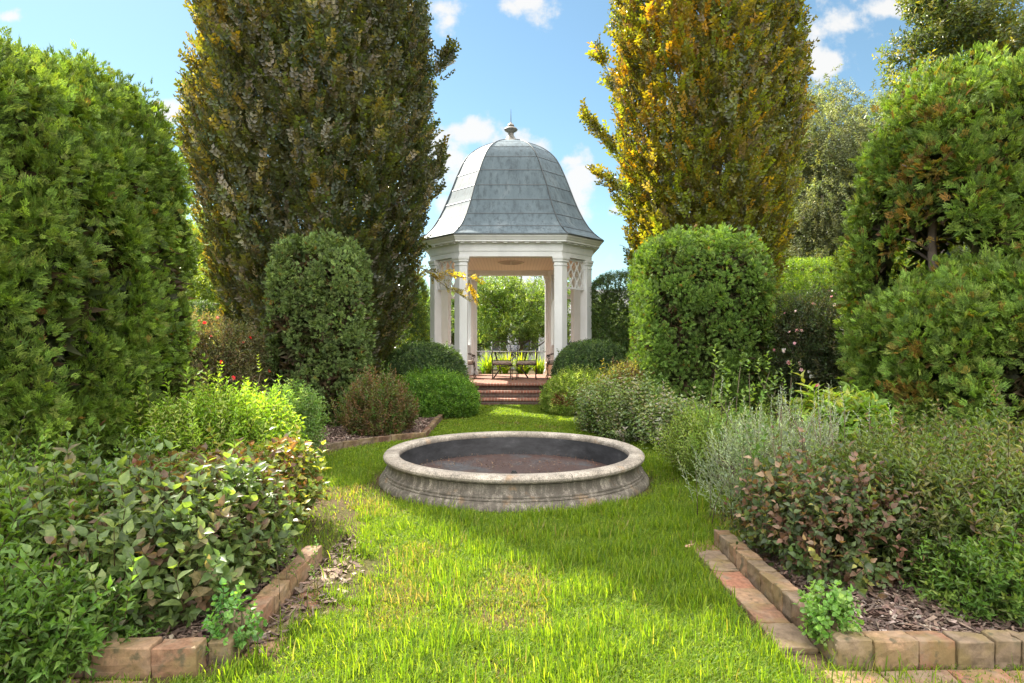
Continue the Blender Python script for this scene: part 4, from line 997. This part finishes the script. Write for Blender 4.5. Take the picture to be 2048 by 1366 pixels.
# ================================================================== BIG ARBORVITAE
arborvitae('arborvitae', (-4.66, 5.1, 1.83), (.98, 1.0, 1.68), 'huge dark green arborvitae filling the left border', 520, 64, .098, (.19, .29), seed=11, tips=26, lump=.16, taper=.04, pw=4)
arborvitae('arborvitae', (-4.42, 6.2, 1.95), (.56, .8, 1.95), 'huge dark green arborvitae with rounded top, right of the one at the left border', 440, 64, .098, (.18, .28), seed=12, tips=22, lump=.14, taper=.03, pw=4.5,
           holes=[(P(290, 400, 5.9), (.12, .5, .25)), (P(205, 520, 5.6), (.16, .4, .16))])
G_R = [(.125, .20, .035), (.16, .25, .045), (.09, .15, .03), (.22, .32, .07), (.18, .23, .05)]
arborvitae('arborvitae', (5.02, 6.4, 2.15), (.98, .85, 1.95), 'tall bright green arborvitae with orange brown patches and bare trunks on the right', 460, 62, .098, (.18, .27), G_R, seed=13, tips=34, lump=.16, taper=.05, pw=3.6,
           brown=[(P(1845, 225, 5.8), (.25, .6, .1)), (P(1860, 330, 5.8), (.18, .6, .2)), (P(1850, 490, 5.8), (.3, .6, .15)), (P(1845, 420, 5.8), (.15, .6, .15))],
           holes=[(P(1888, 535, 5.9), (.30, .9, .50)), (P(1885, 330, 5.7), (.07, .5, .22)), (P(1850, 440, 5.7), (.09, .5, .16))], trunks=[(4.28, 6.1, 3.4, .075), (4.5, 6.5, 3.2, .05)], brownbase=.06)
arborvitae('arborvitae', (6.5, 6.2, 2.15), (.95, .95, 2.0), 'tall bright green arborvitae cut off by the right border of the photo', 340, 58, .098, (.18, .27), G_R, seed=14, tips=20, lump=.16, taper=.05, pw=3.6,
           holes=[(P(1985, 550, 5.9), (.34, 1.0, .46))], trunks=[(4.75 + .2, 5.95, 3.2, .065), (5.8, 6.2, 3.2, .07)])
arborvitae('arborvitae', (4.62, 5.6, .86), (1.08, .70, 1.0), 'low bushy arborvitae with yellow patches in front of the bare trunks on the right', 340, 62, .094, (.17, .24), G_R, seed=15, tips=8, lump=.14, taper=.03, pw=3.2,
           brown=[(P(1830, 700, 5), (.2, .6, .12)), (P(1850, 790, 5), (.16, .6, .12)), (P(1810, 770, 5), (.10, .6, .12))], brownbase=.05, trunks=[(4.3, 5.6, 1.3, .05)])
arborvitae('arborvitae', (6.1, 5.35, .9), (.9, .72, 1.02), 'low bushy arborvitae at the right border below the tall one', 260, 58, .094, (.17, .24), G_R, seed=16, tips=8, lump=.14, taper=.03, pw=3.2, trunks=[(5.8, 5.3, 1.3, .05)])
pole = MB().tube([tuple(P(1862, 589, 5.35)), tuple(P(2030, 574, 5.3))], .012, 8).build('support_bar', simple('grey_bar', (.28, .28, .27), .6), smooth=True)
tag(pole, 'thin grey support bar tied across the bare trunks of the right arborvitae', 'bar')

# ================================================================== FOREGROUND PLANTS
OV_HI = [t_shoot(8, .38, .22, opp=True, hi=True, spread=62, stem=.012, droop=.25) for _ in range(6)]
LAN = [t_shoot(12, .26, .09, opp=True, hi=False, spread=55, stem=.008, droop=.2) for _ in range(6)]
G_VIB = [(.10, .15, .05), (.13, .185, .065), (.17, .22, .075), (.07, .10, .04), (.17, .15, .08), (.13, .085, .055)]
shrub('viburnum', (-1.97, 3.35, .18), (.62, .70, .42), 'broad leaved grey green shrub with bronze tints over the left brick corner', 700, OV_HI, .20, G_VIB, [3, 3, 2.4, 2, 1.2, 1.0], lump=.2, lf=2, up=.7, stray=.2, jit=.7, seed=41, stems=60, layers=(1.0, .75), back=.5,
      zones=[((-1.9, 4.0, .52), (.75, .6, .22), [(.15, .11, .06), (.11, .065, .045), (.09, .13, .05), (.17, .08, .05)])])
shrub('viburnum', (-1.93, 4.45, .24), (.40, .55, .34), 'yellow and rust coloured broad leaved shrub beside the lawn at left', 520, OV_HI, .18, [(.16, .20, .04), (.22, .22, .05), (.11, .16, .04), (.28, .14, .04), (.13, .07, .04), (.20, .15, .10)], [3, 2, 3, 1, 1.5, 1], lump=.16, up=.8, jit=.8, seed=42, stems=26, layers=(1.0, .75), back=.5)
shrub('abelia', (-2.85, 3.1, .16), (.9, .62, .42), 'fine leaved green arching shrub spilling over bricks at the lower left corner', 1500, LAN, .25, [(.09, .155, .03), (.115, .185, .04), (.15, .22, .055), (.06, .10, .022)], lump=.12, up=.25, jit=.6, seed=43, stems=24, layers=(1.0, .8), back=.4)
shrub('abelia', (-2.35, 2.62, .08), (.72, .30, .25), 'low trailing leafy stems hanging over the front bricks at lower left', 650, LAN, .24, [(.07, .14, .025), (.09, .17, .03), (.12, .20, .045)], lump=.08, up=.1, jit=.7, seed=44, stems=10, back=.4)
shrub('abelia', (-3.3, 3.95, .14), (.9, .6, .24), 'green leafy shrub below the dark arborvitae at the left border', 1100, LAN, .26, [(.06, .12, .03), (.09, .15, .045), (.12, .18, .07)], lump=.14, up=.6, jit=.7, seed=45, stems=20, back=.4)
YG = [t_shoot(12, .24, .075, opp=True, spread=55, stem=.008, droop=.25) for _ in range(5)]
shrub('bee_balm', (-2.95, 6.0, .38), (.72, .62, .44), 'bright lime green leafy perennial clump glowing in sun on the left', 1250, YG, .28, [(.20, .32, .035), (.26, .38, .05), (.15, .26, .03), (.32, .38, .12)], lump=.16, up=1.2, jit=.45, seed=46, stems=30, cat='plant', layers=(1.0, .75, .5), back=.5)
shrub('bee_balm', (-2.62, 7.0, .35), (.33, .35, .50), 'upright mint green leafy clump left of the mulch behind the brick edge', 600, YG, .22, [(.12, .22, .06), (.16, .26, .08), (.20, .28, .12)], lump=.12, up=1.2, jit=.4, seed=47, stems=20, cat='plant', layers=(1.0, .7), back=.5)
def stalks(name, base, n, h, label, temps, pal, size, spread=.1, cat='plant', leafn=5, mat=None, r=.004, lean=.2, stemc=(.12, .12, .04), group=None, zb=BEDZ):
    root = thing(name, (base[0], base[1], 0), label, cat, group); mb = MB(); pos = []; D = []
    for k in range(n):
        b0 = np.array([base[0] + rng.normal() * spread, base[1] + rng.normal() * spread, zb]); hh = h * rng.uniform(.65, 1.05); a = rng.uniform(0, 6.28); ln = rng.uniform(0, lean) * hh
        pts = [b0 + np.array([cos(a) * ln * f * f, sin(a) * ln * f * f, hh * f]) for f in (0, .35, .7, 1)]
        mb.tube([tuple(q) for q in pts], r, 5, r * .4)
        for j in range(leafn):
            f = .25 + .75 * j / max(1, leafn - 1); i0 = min(2, int(f * 3)); q = pts[i0] + (pts[i0 + 1] - pts[i0]) * (f * 3 - i0) if f < 1 else pts[3]
            pos.append(q); D.append(nrm(np.array([0, 0, 1.0]) + rdir(1)[0] * (.15 if j == leafn - 1 else .9)))
    m = len(pos); V, F, C = scatter(temps, np.array(pos), np.array(D), rdir(m), size * rng.uniform(.75, 1.2, m), palette(m, pal), stemc)
    tri_obj('leaves', V, F, mat or M_leaf, C, root, (base[0], base[1], 0)); mb.build('stems', M_stem, root, origin=(base[0], base[1], 0), smooth=True)
    return root
stalks('bee_balm', (-3.05, 6.2), 9, 1.02, 'tall thin stalks rising above the lime green clump by the left arborvitae', YG, [(.22, .34, .04), (.28, .38, .06)], .2, .12, leafn=4)
# right side
shrub('abelia', (3.05, 3.95, .22), (1.15, .85, .46), 'wide fine leaved olive green shrub with pinkish tips at lower right', 2800, LAN, .20, [(.10, .145, .045), (.135, .175, .065), (.18, .185, .08), (.115, .165, .04), (.21, .155, .11)], [3, 3, 1.5, 2, .8], lump=.18, up=.7, jit=.7, seed=51, stems=40, layers=(1.0, .82, .6), back=.4)
shrub('abelia', (3.55, 4.45, .32), (1.0, .5, .42), 'olive green shrub mass under the low arborvitae at the right border', 1300, LAN, .20, [(.085, .13, .04), (.12, .16, .06), (.10, .15, .035), (.19, .14, .10)], lump=.12, up=.7, jit=.7, seed=52, stems=20, back=.4)
shrub('abelia', (2.75, 3.1, .12), (.62, .32, .24), 'low trailing leafy shoots over the mulch near the lower right bricks', 520, LAN, .2, [(.08, .15, .03), (.11, .19, .04), (.15, .22, .05)], lump=.1, up=.3, jit=.7, seed=53, stems=14, back=.5)
OVR = [t_shoot(7, .34, .22, opp=True, hi=True, spread=65, stem=.014, droop=.3) for _ in range(6)]
shrub('hydrangea', (1.97, 3.80, .18), (.45, .50, .36), 'low brown spotted leafy shrub with withered leaves inside the right brick corner', 620, OVR, .165, [(.07, .11, .035), (.10, .14, .05), (.16, .09, .06), (.12, .06, .04), (.20, .20, .05), (.24, .16, .11), (.06, .08, .04)], [3, 2.5, 1.6, 1.2, .6, .9, 2], lump=.18, up=.6, jit=.9, seed=54, stems=40, layers=(1.0, .75), back=.5)
SLV = [t_shoot(10, .16, .035, spread=50, stem=.010, droop=.05) for _ in range(5)]
shrub('russian_sage', (2.15, 4.85, .36), (.58, .34, .34), 'silvery grey russian sage in front of the peony', 420, SLV, .26, [(.32, .38, .28), (.38, .44, .36), (.24, .31, .19)], lump=.18, up=1.4, jit=.5, seed=55, stems=30, cat='plant', stemc=(.35, .38, .33), layers=(1.0, .7), back=.6)
stalks('russian_sage', (2.35, 4.75), 34, .86, 'tall thin silver flower spikes of russian sage against the low arborvitae', SLV, [(.40, .44, .42), (.46, .48, .52), (.34, .40, .30)], .18, .24, leafn=7, r=.006, stemc=(.4, .42, .40), lean=.35)
stalks('russian_sage', (1.55, 4.55), 8, .42, 'small pale grey sage sprigs leaning over the lawn edge on the right', SLV, [(.26, .31, .24), (.32, .36, .30)], .15, .13, leafn=6, stemc=(.4, .42, .40), lean=.7)
PEO = [t_shoot(9, .5, .17, hi=True, spread=60, stem=.014, droop=.3) for _ in range(5)]
shrub('peony', (2.95, 5.35, .50), (.42, .35, .42), 'lime green peony clump with long pointed leaves in front of the right arborvitae', 340, PEO, .25, [(.17, .26, .04), (.22, .32, .05), (.13, .22, .035), (.28, .30, .06)], lump=.12, up=.9, jit=.6, stray=.04, seed=56, stems=20, cat='plant', back=.6)
OV2 = [t_shoot(8, .32, .18, hi=True, opp=False, spread=60, stem=.012) for _ in range(4)]
stalks('young_shrub', (2.18, 5.9), 7, 1.12, 'leggy young shrub with light green leaves in front of the clipped right column', OV2, [(.15, .25, .05), (.19, .29, .06), (.12, .20, .05)], .2, .12, leafn=6, r=.006, lean=.35)
stalks('young_shrub', (2.72, 6.2), 4, .98, 'thin leggy sapling with pale leaves between the clipped column and the peony', OV2, [(.16, .24, .07), (.20, .28, .09)], .18, .10, leafn=5, r=.006, lean=.3)
stalks('young_shrub', (1.74, 4.25), 8, .72, 'leggy green shrub with dark bare stems above the right brick corner', OV2, [(.10, .18, .05), (.14, .22, .06), (.08, .13, .04)], .15, .10, leafn=6, r=.005, lean=.3)
shrub('filler_plant', (2.25, 6.3, .22), (.55, .6, .36), 'loose grassy green ground planting in front of the clipped right column', 700, YG, .22, [(.20, .27, .07), (.25, .31, .11), (.15, .23, .05)], lump=.3, stray=.4, up=1.0, jit=.7, seed=57, stems=10, cat='plant', back=.6)
IR = [t_blades(6, .055, .35) for _ in range(4)]; IR2 = [t_blades(7, .05, 1.1) for _ in range(4)]
r_ = thing('iris', (2.45, 7.7, 0), 'stiff sword shaped iris leaves beside the lawn right of the fountain', 'plant')
V, F, C = scatter(IR, np.array([[0, 0, .05], [.12, -.05, .05], [-.1, .1, .05]]), np.array([[-.1, 0, 1.], [.1, 0, 1], [-.15, 0, 1]]), rdir(3), np.array([.82, .65, .7]), palette(3, [(.13, .20, .07), (.16, .24, .08)])); tri_obj('leaves', V, F, M_grass, C, r_)
r_ = thing('iris', (2.30, 7.15, 0), 'drooping yellowing iris leaves beside the lawn right of the fountain', 'plant')
V, F, C = scatter(IR2, rng.normal(size=(7, 3)) * .08 * np.array([1, 1, 0]) + np.array([0, 0, .05]), np.array([0, 0, 1.]) + rdir(7) * .3, rdir(7), rng.uniform(.4, .6, 7), palette(7, [(.18, .24, .06), (.30, .26, .08), (.30, .16, .07)])); tri_obj('leaves', V, F, M_grass, C, r_)
RND = [t_shoot(8, .34, .30, hi=True, opp=True, spread=70, stem=.012, droop=.15) for _ in range(4)]
shrub('mint', (1.45, 2.73, .15), (.10, .085, .13), 'small pale green round leaved mint growing over the brick corner at lower right', 90, RND, .085, [(.14, .27, .06), (.19, .33, .08), (.24, .36, .12)], lump=.03, up=1.0, jit=.7, seed=58, stems=8, cat='plant', back=1, zmin=.04)
shrub('mint', (-1.26, 2.72, .12), (.09, .09, .13), 'small round leaved mint sprig beside the end brick at lower left', 30, RND, .10, [(.10, .22, .06), (.14, .26, .07)], lump=.03, up=1.0, jit=.8, seed=59, stems=5, cat='plant', back=1, zmin=.04)
stalks('weed', (-1.28, 3.35), 9, .22, 'thin green weeds sprouting over the brick edge of the left bed', OV2, [(.10, .19, .04), (.14, .22, .05)], .07, .14, leafn=4, r=.002, lean=.8)
stalks('weed', (3.0, 2.85), 9, .3, 'round leaved weeds by the lower right border in front of the shrub', RND, [(.14, .26, .05), (.18, .30, .06)], .10, .18, leafn=3, r=.003)

stalks('weed', (-2.75, 3.75), 7, .5, 'round leaved green weeds standing up in front of the dark arborvitae at the left border', RND, [(.11, .19, .05), (.14, .23, .07)], .11, .28, leafn=4, r=.003)
# garden path lights
M_lt = simple('grey_plastic', (.07, .075, .08), .5)
for (x, y, Y, lb) in ((1466, 838, 7.0, 'small dark cylindrical path light among the plants before the clipped right column'), (1697, 790, 7.4, 'small dark path light beside the left edge of the right arborvitae'), (597, 838, 7.9, 'small grey path light beneath the clipped left column')):
    q = P(x, y, Y); t = thing('path_light', (q[0], q[1], 0), lb, 'lamp', 'garden path lights')
    MB().tube([(0, 0, 0), (0, 0, q[2])], .008, 6).build('stake', M_lt, t)
    MB().lathe([(.045, q[2] - .07), (.05, q[2] - .06), (.05, q[2] + .06), (.058, q[2] + .065), (.058, q[2] + .08), (.02, q[2] + .095)], 18, cap0=True, cap1=True).build('lamp_head', M_lt, t, autosmooth=True)

# ================================================================== BACKGROUND PLANTING
FLW = [t_flower(9) for _ in range(3)]
def roses(name, ctr, rad, label, pal, n, flw_pal, nf, fs, seed):
    root = shrub(name, ctr, rad, label, n, TW, .19, pal, lump=.2, lf=1.6, up=.7, jit=.9, seed=seed, stems=60, stem_r=.009, layers=(1.0, .75, .5), back=.4)
    p, g = surf(nf * 3, ctr, tuple(r * 1.03 for r in rad), 2.2, ctr[2] * .6, .2, 1.6, seed, .1)
    k = g[:, 1] < .2; p, g = p[k][:nf], g[k][:nf]
    for q, gg in zip(p, g):
        V, F, C = scatter(FLW, q[None], gg[None] + rdir(1) * .4, rdir(1), fs * rng.uniform(.7, 1.2), palette(1, flw_pal))
        tri_obj('flower', V, F, M_petal, C, root, (ctr[0], ctr[1], 0))
    return root
roses('rose_bush', (-4.9, 9.6, .85), (.85, .8, .92), 'twiggy rose bush with red blooms behind the lime green clump on the left', [(.13, .14, .07), (.18, .17, .09), (.10, .12, .05), (.16, .11, .07)], 2600, [(.75, .04, .05), (.8, .10, .12), (.75, .25, .22)], 20, .07, 61)
roses('rose_bush', (5.15, 9.7, 1.15), (.98, .85, 1.10), 'dark leggy rose bush covered in pale pink blooms between the evergreens on the right', [(.045, .075, .03), (.06, .09, .035), (.09, .09, .05), (.035, .05, .025)], 3400, [(.85, .66, .66), (.8, .75, .74), (.85, .5, .5)], 70, .075, 62)
HD = [t_shoot(8, .4, .22, spread=75, stem=0) for _ in range(4)]
def hedge(ctr, rad, label, n, pal, size=.12, seed=70, zones=(), lump=.05):
    return shrub('hedge', ctr, rad, label, n, HD, size, pal, pw=8, lump=lump, up=.4, jit=.7, seed=seed, stems=0, cat='hedge', zones=zones, back=.3)
G_H = [(.04, .08, .02), (.06, .11, .025), (.05, .07, .025), (.08, .13, .03)]
hedge((-6.75, 12.6, .95), (.62, .6, 1.35), 'small square clipped dark hedge block behind the red rose bush', 3600, G_H, .10, 71)
hedge((-3.3, 15.8, 1.35), (1.0, .8, 1.95), 'dark green hedge with sunlit yellow leaves left of the gazebo columns', 5200, G_H + [(.20, .24, .03)], .13, 72, lump=.15)
hedge((3.35, 15.6, 1.45), (1.25, .8, 1.75), 'dark green ivy like hedge right of the gazebo columns', 5600, G_H, .13, 73, lump=.12)
hedge((8.0, 14.6, 1.6), (2.8, .6, 1.85), 'long trimmed hedge with yellow sunlit top behind the pink rose bush', 7000, [(.09, .16, .02), (.14, .22, .025), (.20, .28, .03)], .14, 74, lump=.1)
hedge((6.3, 11.7, 1.15), (1.1, .5, 1.25), 'low clipped olive green hedge just behind the pink rose bush', 3600, [(.07, .11, .025), (.10, .15, .03), (.05, .08, .02)], .11, 75)
shrub('sapling', (6.9, 11.3, 2.4), (.75, .6, 1.2), 'airy yellow green young tree left of the right arborvitae', 900, OV2, .26, [(.22, .28, .04), (.28, .33, .05), (.15, .22, .04)], lump=.3, up=.9, jit=.6, seed=76, stems=26, cat='tree', back=.6, layers=(1.0, .6))
shrub('sapling', (-7.5, 14.8, 1.9), (1.1, .9, 1.4), 'sunlit yellow green bush above the square hedge on the left', 2400, HD, .2, [(.16, .22, .03), (.22, .27, .035), (.11, .17, .03)], lump=.3, up=.6, jit=.8, seed=77, stems=16, back=.3)

def tree(name, cx, cy_, H, z0, rx, rz, label, n, pal, size, temps, seed, clumps=40, group=None, droop=0.0, trunk=.22, wts=None, mat=None, cr=.38, hang=0):
    root = thing(name, (cx, cy_, 0), label, 'tree', group); zc = z0 + rz
    d = rdir(clumps); rr_ = rng.random(clumps) ** .45; cc = np.array([cx, cy_, zc]) + d * rr_[:, None] * np.array([rx, rx, rz]) * .82
    cs = rng.uniform(.6, 1.25, clumps) * cr * min(rx, rz)
    ix = rng.integers(0, clumps, n); q = rdir(n); pos = cc[ix] + q * (cs[ix] * rng.random(n) ** .5)[:, None] * np.array([1.15, 1.15, .75])
    if hang: pos[:, 2] -= rng.random(n) * hang
    D = nrm(q + np.array([0, 0, .4 - droop * 1.6]) + rdir(n) * .5); C = palette(n, pal, wts) * rng.uniform(.75, 1.25, clumps)[ix][:, None]
    ok = pos[:, 2] > .2
    V, F, C = scatter(temps, pos[ok], D[ok], rdir(ok.sum()), size * rng.uniform(.7, 1.3, ok.sum()), C[ok]); tri_obj('crown', V, F, mat or M_leaf, C, root, (cx, cy_, 0))
    mb = MB(); mb.tube([(cx, cy_, 0), (cx + .1, cy_, zc * .5), (cx, cy_, zc)], trunk, 8, trunk * .6); mb.tube([(cx, cy_, zc), (cx + .1, cy_, zc + rz * .7)], trunk * .6, 6, .03)
    for c in cc[:26]:
        b0 = (cx, cy_, max(z0 * .7, min(zc + rz * .5, c[2] - .35 * np.hypot(c[0] - cx, c[1] - cy_) - .4)))
        mb.tube([b0, ((b0[0] + c[0]) / 2, (b0[1] + c[1]) / 2, (b0[2] + c[2]) / 2 - .15), tuple(c)], trunk * .3, 5, .02)
    mb.build('trunk', M_bark, root, origin=(cx, cy_, 0), smooth=True)
    return root
BIG = [t_shoot(8, .42, .20, spread=75, stem=.01) for _ in range(5)]
NAR = [t_shoot(12, .26, .07, spread=60, stem=.008, droop=.4) for _ in range(5)]
# tree seen through the gazebo
tree('garden_tree', .3, 24.5, 5.2, .6, 2.6, 2.3, 'airy light green tree seen through the gazebo opening', 4300, [(.12, .19, .04), (.16, .24, .05), (.09, .15, .035), (.22, .28, .07)], .30, BIG, 81, 60, cr=.30, trunk=.12)
tree('willow', 10.9, 20.5, 11, .8, 3.1, 5.3, 'grey green weeping tree behind the clipped right column', 24000, [(.15, .18, .10), (.19, .21, .12), (.12, .145, .075), (.24, .24, .07)], .42, NAR, 82, 110, droop=1.0, hang=.7, cr=.30, wts=[3, 3, 3, 1])
tree('oak', 15.0, 19.5, 15, 2.5, 3.4, 6.4, 'large oak with yellow green leaves rising above the right arborvitae', 9000, [(.10, .13, .045), (.15, .16, .04), (.08, .11, .045), (.24, .22, .04)], .42, BIG, 83, 90, cr=.21, trunk=.22, wts=[3, 2, 3, 1])
tree('background_tree', -12.6, 24, 9, .6, 2.4, 3.4, 'pale green hazy tree seen between the left arborvitae and the bronze beech', 6500, [(.16, .22, .08), (.20, .26, .09), (.13, .19, .07)], .38, BIG, 84, 50)
tree('background_tree', -16, 26, 8, 1, 3.4, 2.8, 'pale green tree hidden mostly behind the left arborvitae', 3500, [(.16, .22, .08), (.20, .26, .09)], .42, BIG, 85, 40)
tree('background_tree', -3.6, 30, 5.4, .5, 2.9, 2.0, 'low rounded green tree far behind the left side of the gazebo', 4500, [(.10, .16, .05), (.13, .19, .06)], .36, BIG, 86, 40)
tree('background_tree', 6.0, 27, 5.2, .5, 3.0, 1.9, 'low rounded green tree far behind the right side of the gazebo', 4500, [(.08, .12, .05), (.11, .16, .06)], .36, BIG, 87, 40)
tree('background_tree', 18, 25, 10, 1, 3.6, 4.2, 'dark green tree far behind at the right border', 5500, [(.09, .12, .05), (.12, .15, .06)], .42, BIG, 88, 50)
tree('background_tree', 9.5, 28, 8, .6, 3.4, 2.8, 'grey green tree far behind the golden beech', 5000, [(.10, .13, .07), (.13, .16, .08)], .4, BIG, 89, 50)
# far wooded belt closing the view
n = 15000; p = np.c_[rng.uniform(-55, 55, n), rng.uniform(44, 52, n), rng.random(n) ** 1.2 * 4.6]
p[:, 2] *= .55 + .6 * fbm(np.c_[p[:, 0] * .25, np.zeros(n), np.zeros(n)], 91)
V, F, C = scatter(BIG, p, np.array([0, -.4, .8]) + rdir(n) * .6, rdir(n), rng.uniform(.7, 1.2, n), palette(n, [(.09, .13, .06), (.12, .17, .07), (.15, .19, .08)]))
tag(tri_obj('far_wood', V, F, M_leaf, C), 'far belt of green trees closing the garden behind the gazebo', 'woodland', kind='stuff')
# pale house glimpsed through the gazebo
hs = thing('house', (1.5, 38, 0), 'pale white clapboard house glimpsed between the leaves through the gazebo', 'house')
MB().box((0, 0, 1.6), (11, 6, 3.2)).build('wall', simple('white_clapboard', (.45, .46, .46), .7), hs)
MB().add([(-5.8, -3.3, 3.2), (5.8, -3.3, 3.2), (5.8, 0, 4.9), (-5.8, 0, 4.9), (-5.8, 3.3, 3.2), (5.8, 3.3, 3.2)], [(0, 1, 2, 3), (3, 2, 5, 4), (0, 3, 4), (1, 5, 2)]).build('roof', simple('grey_shingle', (.16, .16, .17), .8), hs)
for x in (-4, -2.2, -.4, 1.4, 3.2):
    wn = MB().box((x, -3.02, 1.7), (.9, .06, 1.3)).build('window', simple('dark_glass', (.05, .06, .07), .15), hs)
    fr = MB(); fr.box((x, -3.06, 2.38), (1.04, .06, .07)); fr.box((x, -3.06, 1.02), (1.04, .06, .07)); fr.box((x - .48, -3.06, 1.7), (.07, .06, 1.29)); fr.box((x + .48, -3.06, 1.7), (.07, .06, 1.29)); fr.box((x, -3.06, 1.7), (.04, .05, 1.29)); fr.build('frame', M_white, wn)

# ---- place gazebo furniture and parts that were built around the gazebo's own centre
